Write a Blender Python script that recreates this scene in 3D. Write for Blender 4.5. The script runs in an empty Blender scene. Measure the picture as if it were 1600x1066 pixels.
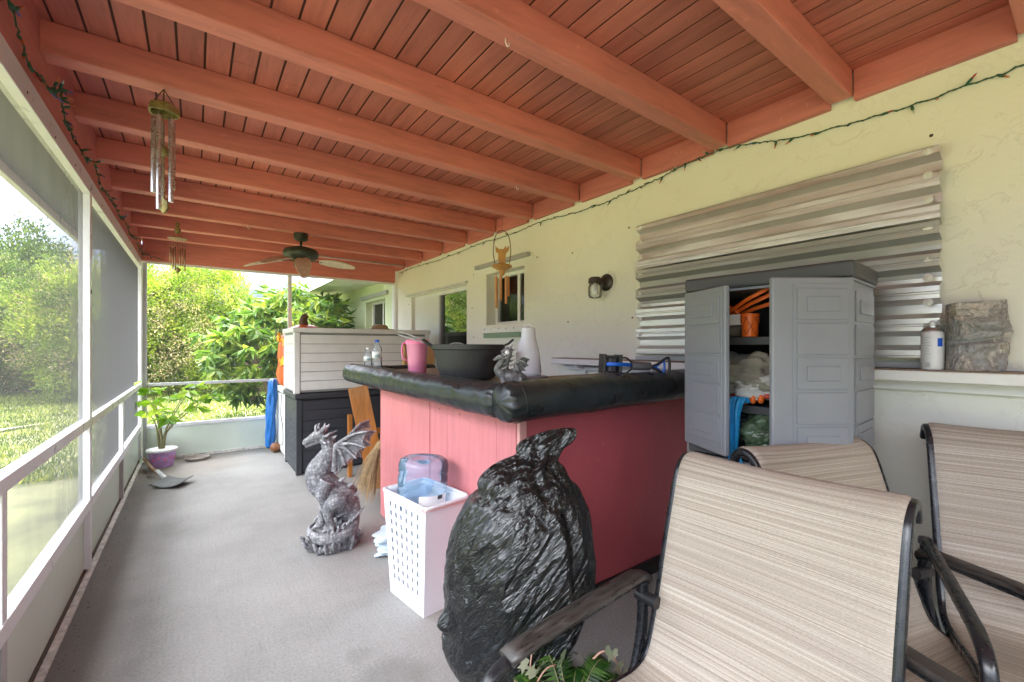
import bpy, bmesh, math, random
import numpy as np
from mathutils import Vector, Matrix, noise
R = math.radians
random.seed(7); np.random.seed(7)
sc = bpy.context.scene
COL = sc.collection

# ------------------------------------------------------------------ camera
cd = bpy.data.cameras.new("camera"); cam = bpy.data.objects.new("camera", cd); COL.objects.link(cam)
cam.location = (0, 0, 1.30); cam.rotation_euler = (R(90), 0, R(-36.25))
cd.sensor_width = 36; cd.lens = 675 / 1600 * 36; cd.shift_y = 8 / 1600
cd.clip_start = 0.02; cd.clip_end = 500
sc.camera = cam

# ------------------------------------------------------------------ sky, sun, exposure
SUN_EL, SUN_AZ = 58, 118        # azimuth clockwise from +Y
w = bpy.data.worlds.new("World"); sc.world = w; w.use_nodes = True
nt = w.node_tree; bg = nt.nodes["Background"]
sky = nt.nodes.new("ShaderNodeTexSky"); sky.sky_type = 'NISHITA'; sky.sun_disc = False
sky.sun_elevation = R(SUN_EL); sky.sun_rotation = R(SUN_AZ); sky.air_density = 1.0; sky.dust_density = 2.2; sky.ozone_density = 1.0
# thin bright clouds mixed into the sky
tc = nt.nodes.new("ShaderNodeTexCoord"); nz = nt.nodes.new("ShaderNodeTexNoise"); mp = nt.nodes.new("ShaderNodeMapping")
mp.inputs['Scale'].default_value = (1, 1, 2.6)
nz.inputs['Scale'].default_value = 2.2; nz.inputs['Detail'].default_value = 7; nz.inputs['Roughness'].default_value = .55
cr = nt.nodes.new("ShaderNodeValToRGB"); cr.color_ramp.elements[0].position = .36; cr.color_ramp.elements[1].position = .62
mx = nt.nodes.new("ShaderNodeMixRGB"); mx.inputs[2].default_value = (23, 23.4, 24, 1)
nt.links.new(tc.outputs['Generated'], mp.inputs[0]); nt.links.new(mp.outputs[0], nz.inputs['Vector'])
nt.links.new(nz.outputs[0], cr.inputs[0]); nt.links.new(cr.outputs[0], mx.inputs[0]); nt.links.new(sky.outputs[0], mx.inputs[1])
sxyz = nt.nodes.new("ShaderNodeSeparateXYZ"); nt.links.new(tc.outputs['Generated'], sxyz.inputs[0])
cg = nt.nodes.new("ShaderNodeValToRGB"); ce = cg.color_ramp.elements; ce[0].position = 0.; ce[0].color = (.09, .105, .14, 1); ce[1].position = .50; ce[1].color = (1, 1, 1, 1)
q_ = ce.new(.20); q_.color = (.19, .21, .26, 1)
mg = nt.nodes.new("ShaderNodeMixRGB"); mg.blend_type = 'MULTIPLY'; mg.inputs[0].default_value = 1
nt.links.new(sxyz.outputs[2], cg.inputs[0]); nt.links.new(mx.outputs[0], mg.inputs[1]); nt.links.new(cg.outputs[0], mg.inputs[2])
nt.links.new(mg.outputs[0], bg.inputs[0]); bg.inputs[1].default_value = 0.15
sd = bpy.data.lights.new("sun", 'SUN'); sun = bpy.data.objects.new("sun", sd); COL.objects.link(sun)
sd.energy = 3.0; sd.angle = R(0.5); sd.color = (1, .96, .9)
az, el = R(SUN_AZ), R(SUN_EL)
sv = Vector((math.sin(az) * math.cos(el), math.cos(az) * math.cos(el), math.sin(el)))
sun.rotation_euler = sv.to_track_quat('Z', 'Y').to_euler(); sun.location = sv * 20
sc.view_settings.view_transform = 'Standard'; sc.view_settings.look = 'None'
sc.view_settings.exposure = 2.65; sc.view_settings.gamma = 1
sc.render.engine = 'CYCLES'
sc.cycles.max_bounces = 10; sc.cycles.diffuse_bounces = 6; sc.cycles.transparent_max_bounces = 24
sc.cycles.transmission_bounces = 8; sc.cycles.caustics_reflective = False; sc.cycles.caustics_refractive = False

# ------------------------------------------------------------------ materials
MATS = {}
def newmat(name):
    m = bpy.data.materials.new(name); m.use_nodes = True; MATS[name] = m
    n = m.node_tree; return m, n, n.nodes['Principled BSDF'], n.links
def node(n, t, **kw):
    x = n.nodes.new(t)
    for k, v in kw.items():
        if k in x.inputs.keys(): x.inputs[k].default_value = v
        else: setattr(x, k, v)
    return x
def coords(n, l, scale=(1, 1, 1), rot=(0, 0, 0), out='Object'):
    t = n.nodes.new("ShaderNodeTexCoord"); mp = n.nodes.new("ShaderNodeMapping")
    mp.inputs['Scale'].default_value = scale; mp.inputs['Rotation'].default_value = rot
    l.new(t.outputs[out], mp.inputs[0]); return mp.outputs[0]
def ramp(n, l, src, stops):
    c = n.nodes.new("ShaderNodeValToRGB"); e = c.color_ramp.elements
    while len(e) < len(stops): e.new(.5)
    for i, (p, v) in enumerate(stops):
        e[i].position = p; e[i].color = (v, v, v, 1) if not isinstance(v, tuple) else (*v, 1)
    l.new(src, c.inputs[0]); return c.outputs[0]
def mixc(n, l, f, a, b, mode='MIX'):
    x = n.nodes.new("ShaderNodeMixRGB"); x.blend_type = mode
    for i, v in ((0, f), (1, a), (2, b)):
        if isinstance(v, (int, float)): x.inputs[i].default_value = v
        elif isinstance(v, tuple): x.inputs[i].default_value = (*v, 1)
        else: l.new(v, x.inputs[i])
    return x.outputs[0]
def addbump(n, l, bsdf, src, strength, dist=.01, prev=None):
    b = n.nodes.new("ShaderNodeBump"); b.inputs['Strength'].default_value = strength; b.inputs['Distance'].default_value = dist
    l.new(src, b.inputs['Height'])
    if prev is not None: l.new(prev, b.inputs['Normal'])
    l.new(b.outputs[0], bsdf.inputs['Normal']); return b.outputs[0]
def M(name, col, rough=.6, metal=0, var=.12, scale=4, stretch=(1, 1, 1), bump=0., bscale=60, bdist=.004, spec=.5, island=0, rvar=.1, coat=0):
    if name in MATS: return MATS[name]
    m, n, b, l = newmat(name)
    v = coords(n, l, stretch)
    t = node(n, "ShaderNodeTexNoise", Scale=scale, Detail=6., Roughness=.6); l.new(v, t.inputs['Vector'])
    lo = tuple(c * (1 - var) for c in col); hi = tuple(min(1, c * (1 + var)) for c in col)
    c = ramp(n, l, t.outputs[0], [(.3, lo), (.7, hi)])
    if island:
        g = n.nodes.new("ShaderNodeNewGeometry")
        k = ramp(n, l, g.outputs['Random Per Island'], [(0, 1 - island), (1, 1 + island)])
        c = mixc(n, l, 1., c, k, 'MULTIPLY')
    l.new(c, b.inputs['Base Color'])
    r = ramp(n, l, t.outputs[0], [(.3, max(0, rough - rvar)), (.7, min(1, rough + rvar))]); l.new(r, b.inputs['Roughness'])
    b.inputs['Metallic'].default_value = metal; b.inputs['Specular IOR Level'].default_value = spec
    b.inputs['Coat Weight'].default_value = coat
    if bump:
        t2 = node(n, "ShaderNodeTexNoise", Scale=bscale, Detail=5.); l.new(v, t2.inputs['Vector'])
        addbump(n, l, b, t2.outputs[0], bump, bdist)
    return m
def clear(name, tint=(1, 1, 1), ior=1.45, rough=.02, body=.06, bodycol=(.8, .85, .9)):
    """thin clear plastic / glass pane: see-through with a gloss by Fresnel and a little body"""
    m, n, b, l = newmat(name)
    tr = node(n, "ShaderNodeBsdfTransparent"); tr.inputs[0].default_value = (*tint, 1)
    gl = node(n, "ShaderNodeBsdfGlossy", Roughness=rough); df = node(n, "ShaderNodeBsdfPrincipled", Roughness=.35)
    df.inputs['Base Color'].default_value = (*bodycol, 1)
    fr = node(n, "ShaderNodeFresnel", IOR=ior)
    s1 = node(n, "ShaderNodeMixShader"); s2 = node(n, "ShaderNodeMixShader"); s1.inputs[0].default_value = body
    l.new(tr.outputs[0], s1.inputs[1]); l.new(df.outputs[0], s1.inputs[2])
    l.new(fr.outputs[0], s2.inputs[0]); l.new(s1.outputs[0], s2.inputs[1]); l.new(gl.outputs[0], s2.inputs[2])
    l.new(s2.outputs[0], n.nodes['Material Output'].inputs[0]); return m
def paintwood(name, col, stretch, island=.0, dark=.25, bump=.25, rough=.55):
    m, n, b, l = newmat(name); v = coords(n, l, stretch)
    t = node(n, "ShaderNodeTexNoise", Scale=3., Detail=8., Roughness=.65); l.new(v, t.inputs['Vector'])
    v2 = coords(n, l); t2 = node(n, "ShaderNodeTexNoise", Scale=1.3, Detail=4.); l.new(v2, t2.inputs['Vector'])
    c = ramp(n, l, t.outputs[0], [(.25, tuple(x * (1 - dark) for x in col)), (.5, col), (.8, tuple(min(1, x * (1 + dark * .7) + .01) for x in col))])
    k = ramp(n, l, t2.outputs[0], [(.3, (.86, .84, .9)), (.7, (1.06, 1.04, 1.0))]); c = mixc(n, l, 1., c, k, 'MULTIPLY')
    t3 = node(n, "ShaderNodeTexNoise", Scale=26., Detail=4.); l.new(v2, t3.inputs['Vector'])
    sp = ramp(n, l, t3.outputs[0], [(.66, 0.), (.74, 1.)]); c = mixc(n, l, mixc(n, l, 1., sp, (.3, .3, .3), 'MULTIPLY'), c, tuple(min(1, x * 1.25 + .09) for x in col))
    vk = node(n, "ShaderNodeTexVoronoi", Scale=1.15); l.new(v2, vk.inputs['Vector']); kn = ramp(n, l, vk.outputs['Distance'], [(.0, .55), (.018, .75), (.024, .62), (.034, 1.)]); c = mixc(n, l, 1., c, kn, 'MULTIPLY')
    if island:
        g = n.nodes.new("ShaderNodeNewGeometry"); k = ramp(n, l, g.outputs['Random Per Island'], [(0, 1 - island), (1, 1 + island)])
        c = mixc(n, l, 1., c, k, 'MULTIPLY')
    l.new(c, b.inputs['Base Color']); b.inputs['Roughness'].default_value = rough
    addbump(n, l, b, t.outputs[0], bump, .004); return m
paintwood('red_rafter', (.66, .225, .172), (1, 8, 8))
paintwood('red_beam', (.57, .19, .165), (8, 1, 8))
paintwood('red_board', (.51, .17, .125), (9, 1, 9), island=.14, dark=.3)
paintwood('pink_board', (.62, .215, .225), (9, 9, 1), island=.05, dark=.12, bump=.5)
paintwood('pink_panel', (.50, .105, .12), (1, 1, .6), dark=.08, bump=.08, rough=.42)
def stucco(name, col):
    m, n, b, l = newmat(name); v = coords(n, l)
    nv = node(n, "ShaderNodeTexNoise", Scale=5., Detail=6., Roughness=.6, Distortion=.25); l.new(v, nv.inputs['Vector'])
    ridge = ramp(n, l, nv.outputs[0], [(.455, 0.), (.478, .55), (.494, 1.), (.506, .1), (.53, 0.)])
    nk = node(n, "ShaderNodeTexNoise", Scale=3.7, Detail=2.); l.new(v, nk.inputs['Vector'])
    mask = ramp(n, l, nk.outputs[0], [(.47, 0.), (.56, 1.)])
    rd = mixc(n, l, 1., ridge, mask, 'MULTIPLY')
    nb = node(n, "ShaderNodeTexNoise", Scale=9.5, Detail=6., Roughness=.6, Distortion=.2); l.new(v, nb.inputs['Vector'])
    r2 = ramp(n, l, nb.outputs[0], [(.47, 0.), (.495, .7), (.51, 0.)])
    nk2 = node(n, "ShaderNodeTexNoise", Scale=6.1, Detail=1.); l.new(v, nk2.inputs['Vector'])
    r2 = mixc(n, l, 1., r2, ramp(n, l, nk2.outputs[0], [(.52, 0.), (.6, 1.)]), 'MULTIPLY')
    hh = mixc(n, l, 1., rd, r2, 'ADD')
    nf = node(n, "ShaderNodeTexNoise", Scale=60., Detail=5.); l.new(v, nf.inputs['Vector'])
    nl = node(n, "ShaderNodeTexNoise", Scale=.9, Detail=4.); l.new(v, nl.inputs['Vector'])
    c = ramp(n, l, nl.outputs[0], [(.3, tuple(x * .94 for x in col)), (.7, col)])
    c = mixc(n, l, mixc(n, l, 1., hh, (.035, .035, .035), 'MULTIPLY'), c, tuple(x * .55 for x in col))
    l.new(c, b.inputs['Base Color']); b.inputs['Roughness'].default_value = .55
    p = addbump(n, l, b, nf.outputs[0], .3, .004); p = addbump(n, l, b, hh, .42, .005, p)
    p = addbump(n, l, b, nl.outputs[0], .25, .03, p); return m
stucco('stucco', (.85, .845, .745)); stucco('stucco_wing', (.66, .73, .48))
def concrete():
    m, n, b, l = newmat('concrete'); v = coords(n, l)
    t = node(n, "ShaderNodeTexNoise", Scale=1.1, Detail=9., Roughness=.62); l.new(v, t.inputs['Vector'])
    f = node(n, "ShaderNodeTexNoise", Scale=90., Detail=6., Roughness=.7); l.new(v, f.inputs['Vector'])
    vb = coords(n, l, (120, 4, 1)); bl = node(n, "ShaderNodeTexNoise", Scale=1., Detail=3.); l.new(vb, bl.inputs['Vector'])
    c = ramp(n, l, t.outputs[0], [(.3, (.20, .197, .19)), (.5, (.262, .258, .25)), (.7, (.31, .305, .295))])
    c = mixc(n, l, .55, c, ramp(n, l, f.outputs[0], [(.35, (.62, .62, .62)), (.65, (1.25, 1.25, 1.25))]), 'MULTIPLY')
    c = mixc(n, l, .22, c, ramp(n, l, bl.outputs[0], [(.35, (.82, .82, .82)), (.65, (1.12, 1.12, 1.12))]), 'MULTIPLY')
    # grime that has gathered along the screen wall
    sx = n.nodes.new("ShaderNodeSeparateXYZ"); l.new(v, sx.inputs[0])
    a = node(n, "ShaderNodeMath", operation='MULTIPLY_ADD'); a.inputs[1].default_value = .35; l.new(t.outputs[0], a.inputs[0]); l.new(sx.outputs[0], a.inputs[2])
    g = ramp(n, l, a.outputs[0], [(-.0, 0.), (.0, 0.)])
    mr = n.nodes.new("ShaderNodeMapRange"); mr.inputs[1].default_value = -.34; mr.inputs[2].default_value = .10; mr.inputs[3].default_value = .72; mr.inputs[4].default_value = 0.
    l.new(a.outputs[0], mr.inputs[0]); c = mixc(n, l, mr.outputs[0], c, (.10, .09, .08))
    # damp blotches
    for cx, cy, rr, k in ((.62, 1.62, .12, .42), (.55, 1.85, .05, .2), (1.0, 1.35, .1, .3), (.2, 3.3, .12, .12), (-.1, 5.9, .5, .35)):
        d = node(n, "ShaderNodeVectorMath", operation='DISTANCE'); l.new(v, d.inputs[0]); d.inputs[1].default_value = (cx, cy, 0)
        a = node(n, "ShaderNodeMath", operation='MULTIPLY_ADD'); a.inputs[1].default_value = rr * .9; l.new(t.outputs[0], a.inputs[0]); l.new(d.outputs['Value'], a.inputs[2])
        mr = n.nodes.new("ShaderNodeMapRange"); mr.inputs[1].default_value = rr * 1.2; mr.inputs[2].default_value = rr * 1.75; mr.inputs[3].default_value = k; mr.inputs[4].default_value = 0.
        l.new(a.outputs[0], mr.inputs[0]); c = mixc(n, l, mr.outputs[0], c, (.12, .115, .105) if cy < 5 else (.19, .14, .09))
    l.new(c, b.inputs['Base Color']); b.inputs['Roughness'].default_value = .82
    p = addbump(n, l, b, f.outputs[0], .3, .003); addbump(n, l, b, bl.outputs[0], .12, .003, p); return m
concrete()
def screenmat():
    m, n, b, l = newmat('insect_screen'); out = n.nodes['Material Output']
    g = n.nodes.new("ShaderNodeNewGeometry")
    d = node(n, "ShaderNodeVectorMath", operation='DOT_PRODUCT'); l.new(g.outputs['Normal'], d.inputs[0]); l.new(g.outputs['Incoming'], d.inputs[1])
    a = node(n, "ShaderNodeMath", operation='ABSOLUTE'); l.new(d.outputs['Value'], a.inputs[0])
    q = node(n, "ShaderNodeMath", operation='DIVIDE'); q.inputs[0].default_value = .116; l.new(a.outputs[0], q.inputs[1])
    v = coords(n, l, (1, 1, .3)); t = node(n, "ShaderNodeTexNoise", Scale=6., Detail=8., Roughness=.7); l.new(v, t.inputs['Vector'])
    k = node(n, "ShaderNodeMath", operation='MULTIPLY', use_clamp=True); l.new(q.outputs[0], k.inputs[0])
    l.new(ramp(n, l, t.outputs[0], [(.3, .92), (.7, 1.12)]), k.inputs[1])
    tr = node(n, "ShaderNodeBsdfTransparent"); df = node(n, "ShaderNodeBsdfDiffuse"); tl = node(n, "ShaderNodeBsdfTranslucent")
    df.inputs[0].default_value = (.075, .075, .077, 1); tl.inputs[0].default_value = (.05, .05, .052, 1)
    s = node(n, "ShaderNodeAddShader"); l.new(df.outputs[0], s.inputs[0]); l.new(tl.outputs[0], s.inputs[1])
    x = node(n, "ShaderNodeMixShader"); l.new(k.outputs[0], x.inputs[0]); l.new(tr.outputs[0], x.inputs[1]); l.new(s.outputs[0], x.inputs[2])
    l.new(x.outputs[0], out.inputs[0])
screenmat()
def sling():
    m, n, b, l = newmat('sling_fabric'); v = coords(n, l, (1.1, 330., 1), out='UV')
    t = node(n, "ShaderNodeTexNoise", Scale=1., Detail=3., Roughness=.6); l.new(v, t.inputs['Vector'])
    v2 = coords(n, l, (.5, 48., 1), out='UV'); t2 = node(n, "ShaderNodeTexNoise", Scale=1., Detail=3.); l.new(v2, t2.inputs['Vector'])
    v3 = coords(n, l, (150., 620., 1), out='UV'); t3 = node(n, "ShaderNodeTexNoise", Scale=1., Detail=1.); l.new(v3, t3.inputs['Vector'])
    c = ramp(n, l, t.outputs[0], [(.32, (.23, .185, .145)), (.43, (.30, .255, .21)), (.54, (.36, .315, .265)), (.66, (.45, .41, .36))])
    c2 = ramp(n, l, t2.outputs[0], [(.35, (.90, .89, .88)), (.5, (1., .99, .98)), (.66, (1.06, 1.055, 1.05))]); c = mixc(n, l, 1., c, c2, 'MULTIPLY')
    c = mixc(n, l, .5, c, ramp(n, l, t3.outputs[0], [(.35, (.72, .72, .72)), (.6, (1.15, 1.15, 1.15))]), 'MULTIPLY')
    l.new(c, b.inputs['Base Color']); b.inputs['Roughness'].default_value = .7
    p = addbump(n, l, b, t.outputs[0], .35, .0015); addbump(n, l, b, t3.outputs[0], .4, .001, p)
sling()
def leafmat(name, a, bcol, c3, trans=.35, rough=.45):
    m, n, b, l = newmat(name); out = n.nodes['Material Output']
    g = n.nodes.new("ShaderNodeNewGeometry"); c = ramp(n, l, g.outputs['Random Per Island'], [(0., a), (.55, bcol), (.93, c3), (1., tuple(min(1, x * 1.3) for x in c3))])
    v = coords(n, l); t = node(n, "ShaderNodeTexNoise", Scale=1.7, Detail=4.); l.new(v, t.inputs['Vector'])
    c = mixc(n, l, 1., c, ramp(n, l, t.outputs[0], [(.36, (.45, .58, .42)), (.64, (1.45, 1.3, 1.2))]), 'MULTIPLY')
    l.new(c, b.inputs['Base Color']); b.inputs['Roughness'].default_value = rough; b.inputs['Specular IOR Level'].default_value = .35
    tl = node(n, "ShaderNodeBsdfTranslucent"); l.new(mixc(n, l, 1., c, (1.5, 1.6, .7), 'MULTIPLY'), tl.inputs[0])
    x = node(n, "ShaderNodeMixShader"); x.inputs[0].default_value = trans; l.new(b.outputs[0], x.inputs[1]); l.new(tl.outputs[0], x.inputs[2])
    l.new(x.outputs[0], out.inputs[0])
leafmat('lime_leaf', (.11, .17, .02), (.20, .29, .04), (.33, .37, .09), .42)
leafmat('green_leaf', (.06, .11, .025), (.12, .19, .04), (.22, .28, .07), .4)
leafmat('dry_leaf', (.24, .22, .12), (.36, .31, .21), (.46, .38, .27), .25)
leafmat('dark_leaf', (.035, .07, .015), (.07, .13, .025), (.14, .2, .04), .3)
leafmat('big_leaf', (.06, .125, .03), (.12, .22, .045), (.24, .30, .06), .35, .3)
leafmat('pot_leaf', (.11, .22, .03), (.19, .33, .045), (.32, .44, .08), .45, .35)
leafmat('fern_leaf', (.012, .045, .01), (.03, .085, .015), (.07, .14, .025), .2, .4)
leafmat('ivy_leaf', (.3, .32, .26), (.45, .46, .4), (.6, .6, .52), .2, .5)
leafmat('grass_blade', (.07, .12, .02), (.14, .2, .035), (.28, .3, .09), .3, .6)

# ------------------------------------------------------------------ mesh helpers
class MB:
    def __init__(s): s.v = []; s.f = []; s.uv = None
    def add(s, vs, fs, mat=None):
        o = len(s.v)
        s.v += [tuple(mat @ Vector(p)) if mat else tuple(p) for p in vs]; s.f += [tuple(i + o for i in f) for f in fs]; return s
    def box(s, x0, x1, y0, y1, z0, z1, mat=None):
        return s.add([(x0, y0, z0), (x1, y0, z0), (x1, y1, z0), (x0, y1, z0), (x0, y0, z1), (x1, y0, z1), (x1, y1, z1), (x0, y1, z1)],
                     [(0, 3, 2, 1), (4, 5, 6, 7), (0, 1, 5, 4), (1, 2, 6, 5), (2, 3, 7, 6), (3, 0, 4, 7)], mat)
    def bar(s, a, b, w, h, up=(0, 0, 1)):
        a, b = Vector(a), Vector(b); d = (b - a).normalized(); up = Vector(up)
        if abs(d.dot(up)) > .98: up = Vector((1, 0, 0))
        u = d.cross(up).normalized(); v = u.cross(d).normalized(); vs = []
        for p in (a, b):
            for i, j in ((-1, -1), (1, -1), (1, 1), (-1, 1)): vs.append(p + u * (w / 2 * i) + v * (h / 2 * j))
        return s.add(vs, [(0, 3, 2, 1), (4, 5, 6, 7), (0, 1, 5, 4), (1, 2, 6, 5), (2, 3, 7, 6), (3, 0, 4, 7)])
    def tube(s, pts, rad, n=10, caps=True, mat=None, closed=False):
        pts = [Vector(p) for p in pts]; k = len(pts)
        if isinstance(rad, (int, float)): rad = [rad] * k
        vs = []; prev = None
        for i, p in enumerate(pts):
            if closed: t = (pts[(i + 1) % k] - pts[i - 1])
            else: t = (pts[min(i + 1, k - 1)] - pts[max(i - 1, 0)])
            t.normalize()
            if prev is None:
                u = t.orthogonal().normalized()
            else:
                u = prev - t * prev.dot(t)
                u = u.normalized() if u.length > 1e-6 else t.orthogonal().normalized()
            prev = u; v = t.cross(u)
            for j in range(n):
                a = 2 * math.pi * j / n; vs.append(p + (u * math.cos(a) + v * math.sin(a)) * rad[i])
        fs = []
        for i in range(k if closed else k - 1):
            i2 = (i + 1) % k
            for j in range(n): fs.append((i * n + j, i * n + (j + 1) % n, i2 * n + (j + 1) % n, i2 * n + j))
        if caps and not closed: fs.append(tuple(range(n))[::-1]); fs.append(tuple((k - 1) * n + j for j in range(n)))
        return s.add(vs, fs, mat)
    def sweep(s, pts, lat, w, h):
        """flat bar along pts; lat = fixed lateral axis; rounded-rectangle section w (lateral) x h"""
        pts = [Vector(p) for p in pts]; lat = Vector(lat).normalized(); k = len(pts); vs = []
        sec = []
        for a in range(12):
            t = 2 * math.pi * a / 12; cx, sx = math.cos(t), math.sin(t)
            sec.append((math.copysign(abs(cx) ** .55, cx) * w / 2, math.copysign(abs(sx) ** .55, sx) * h / 2))
        for i, p in enumerate(pts):
            t = (pts[min(i + 1, k - 1)] - pts[max(i - 1, 0)]).normalized(); nn = t.cross(lat).normalized()
            for a, b in sec: vs.append(p + lat * a + nn * b)
        fs = [(i * 12 + j, i * 12 + (j + 1) % 12, (i + 1) * 12 + (j + 1) % 12, (i + 1) * 12 + j) for i in range(k - 1) for j in range(12)]
        fs += [tuple(range(12))[::-1], tuple((k - 1) * 12 + j for j in range(12))]
        return s.add(vs, fs)
    def lathe(s, prof, c=(0, 0, 0), n=32, sx=1, sy=1, mat=None, wob=None):
        vs = []; fs = []; k = len(prof)
        for i, (r, z) in enumerate(prof):
            for j in range(n):
                a = 2 * math.pi * j / n; q = 1 if wob is None else wob(a, z)
                vs.append((c[0] + r * q * math.cos(a) * sx, c[1] + r * q * math.sin(a) * sy, c[2] + z))
        for i in range(k - 1):
            for j in range(n): fs.append((i * n + j, i * n + (j + 1) % n, (i + 1) * n + (j + 1) % n, (i + 1) * n + j))
        if prof[0][0] > 1e-5: fs.append(tuple(range(n))[::-1])
        if prof[-1][0] > 1e-5: fs.append(tuple((k - 1) * n + j for j in range(n)))
        return s.add(vs, fs, mat)
    def ball(s, c, r, n=10, mat=None):
        if isinstance(r, (int, float)): r = (r, r, r)
        vs = []; fs = []; m_ = n // 2 + 1
        for i in range(m_ + 1):
            t = math.pi * i / m_
            for j in range(n):
                a = 2 * math.pi * j / n; vs.append((c[0] + r[0] * math.sin(t) * math.cos(a), c[1] + r[1] * math.sin(t) * math.sin(a), c[2] - r[2] * math.cos(t)))
        for i in range(m_):
            for j in range(n): fs.append((i * n + j, i * n + (j + 1) % n, (i + 1) * n + (j + 1) % n, (i + 1) * n + j))
        return s.add(vs, fs, mat)
    def prism(s, poly, y0, y1, mat=None):
        """poly in (x, z), extruded along y"""
        k = len(poly); vs = [(x, y0, z) for x, z in poly] + [(x, y1, z) for x, z in poly]
        fs = [tuple(range(k)), tuple(range(2 * k - 1, k - 1, -1))] + [(i, k + i, k + (i + 1) % k, (i + 1) % k) for i in range(k)]
        return s.add(vs, fs, mat)
    def grid(s, fn, nu, nv, uvfn=None, thick=0):
        o = len(s.v); us = []
        for i in range(nu + 1):
            for j in range(nv + 1): s.v.append(tuple(fn(i / nu, j / nv)))
        W = nv + 1
        for i in range(nu):
            for j in range(nv): s.f.append((o + i * W + j, o + (i + 1) * W + j, o + (i + 1) * W + j + 1, o + i * W + j + 1))
        if uvfn: s.uv = [uvfn(i / nu, j / nv) for i in range(nu + 1) for j in range(nv + 1)]
        return s
    def build(s, name, mat, parent=None, local=False, smooth=False, bevel=0, seg=2, thick=0, clean=True, subsurf=0):
        me = bpy.data.meshes.new(name); me.from_pydata(s.v, [], s.f)
        if s.uv:
            ul = me.uv_layers.new(name="UVMap"); idx = np.zeros(len(me.loops), dtype=np.int32); me.loops.foreach_get("vertex_index", idx)
            ul.data.foreach_set("uv", np.array(s.uv, dtype=np.float32)[idx].ravel())
        if clean and len(s.v) < 60000:
            bm = bmesh.new(); bm.from_mesh(me)
            bmesh.ops.remove_doubles(bm, verts=bm.verts, dist=1e-6); bmesh.ops.recalc_face_normals(bm, faces=bm.faces)
            bm.to_mesh(me); bm.free()
        o = bpy.data.objects.new(name, me); COL.objects.link(o)
        if mat: me.materials.append(MATS[mat] if isinstance(mat, str) else mat)
        if smooth:
            me.polygons.foreach_set("use_smooth", [True] * len(me.polygons))
            if smooth == 'auto':
                me.set_sharp_from_angle(angle=R(40))
        if thick: md = o.modifiers.new("solid", 'SOLIDIFY'); md.thickness = thick; md.offset = 0
        if subsurf: md = o.modifiers.new("sub", 'SUBSURF'); md.levels = md.render_levels = subsurf
        if bevel: md = o.modifiers.new("bevel", 'BEVEL'); md.width = bevel; md.segments = seg; md.limit_method = 'ANGLE'; md.angle_limit = R(40)
        if parent: setpar(o, parent, local)
        return o
def wm(o):
    m = o.matrix_basis.copy()
    if o.parent: m = wm(o.parent) @ o.matrix_parent_inverse @ m
    return m
def setpar(o, p, local=False):
    o.parent = p
    if not local: o.matrix_parent_inverse = wm(p).inverted()
def fuse(mb, voxel, name, mat, parent=None, local=False, disp=0, dscale=60, smooth_it=0, disp2=None):
    """merge overlapping closed shells into one continuous skin"""
    me = bpy.data.meshes.new("t"); me.from_pydata(mb.v, [], mb.f)
    bm = bmesh.new(); bm.from_mesh(me); bmesh.ops.recalc_face_normals(bm, faces=bm.faces); bm.to_mesh(me); bm.free()
    t = bpy.data.objects.new("t", me); COL.objects.link(t)
    md = t.modifiers.new("r", 'REMESH'); md.mode = 'VOXEL'; md.voxel_size = voxel; md.use_smooth_shade = True
    if smooth_it: q = t.modifiers.new("s", 'SMOOTH'); q.iterations = smooth_it; q.factor = .5
    dg = bpy.context.evaluated_depsgraph_get(); ev = t.evaluated_get(dg); m2 = bpy.data.meshes.new_from_object(ev)
    bpy.data.objects.remove(t)
    if disp or disp2:
        nv = len(m2.vertices); co = np.zeros(nv * 3); m2.vertices.foreach_get("co", co); no = np.zeros(nv * 3); m2.vertices.foreach_get("normal", no)
        co = co.reshape(-1, 3); no = no.reshape(-1, 3)
        for i in range(nv):
            p = Vector(co[i]); h = 0
            if disp: h += disp * (noise.noise(p * dscale) + .5 * noise.noise(p * dscale * 2.3))
            if disp2: h += disp2(p)
            co[i] += no[i] * h
        m2.vertices.foreach_set("co", co.ravel())
    m2.polygons.foreach_set("use_smooth", [True] * len(m2.polygons)); m2.materials.clear(); m2.materials.append(MATS[mat])
    m2.name = name; o = bpy.data.objects.new(name, m2); COL.objects.link(o)
    if parent: setpar(o, parent, local)
    return o
def tag(o, label=None, cat=None, group=None, kind=None):
    if label: o['label'] = label
    if cat: o['category'] = cat
    if group: o['group'] = group
    if kind: o['kind'] = kind
    return o
def thing(name, label, cat, loc=(0, 0, 0), rz=0, group=None):
    o = bpy.data.objects.new(name, None); COL.objects.link(o); o.location = loc; o.rotation_euler = (0, 0, rz); o.empty_display_size = .1
    return tag(o, label, cat, group)
def copy_tree(o, parent=None):
    c = o.copy(); COL.objects.link(c); c.parent = parent
    for ch in list(o.children): copy_tree(ch, c)
    return c
def spline(pts, n=8):
    """Catmull-Rom through tuples of any length"""
    P = [np.array(p, float) for p in pts]; P = [2 * P[0] - P[1]] + P + [2 * P[-1] - P[-2]]; out = []
    for i in range(1, len(P) - 2):
        for k in range(n):
            t = k / n; a, b, c, d = P[i - 1:i + 3]
            out.append(.5 * (2 * b + (c - a) * t + (2 * a - 5 * b + 4 * c - d) * t * t + (3 * b - a - 3 * c + d) * t ** 3))
    out.append(P[-2]); return out
def stube(mb, pts, n=8, seg=10, **k):
    q = spline(pts, n); mb.tube([p[:3] for p in q], [max(.0005, p[3]) for p in q], seg, **k); return mb
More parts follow.
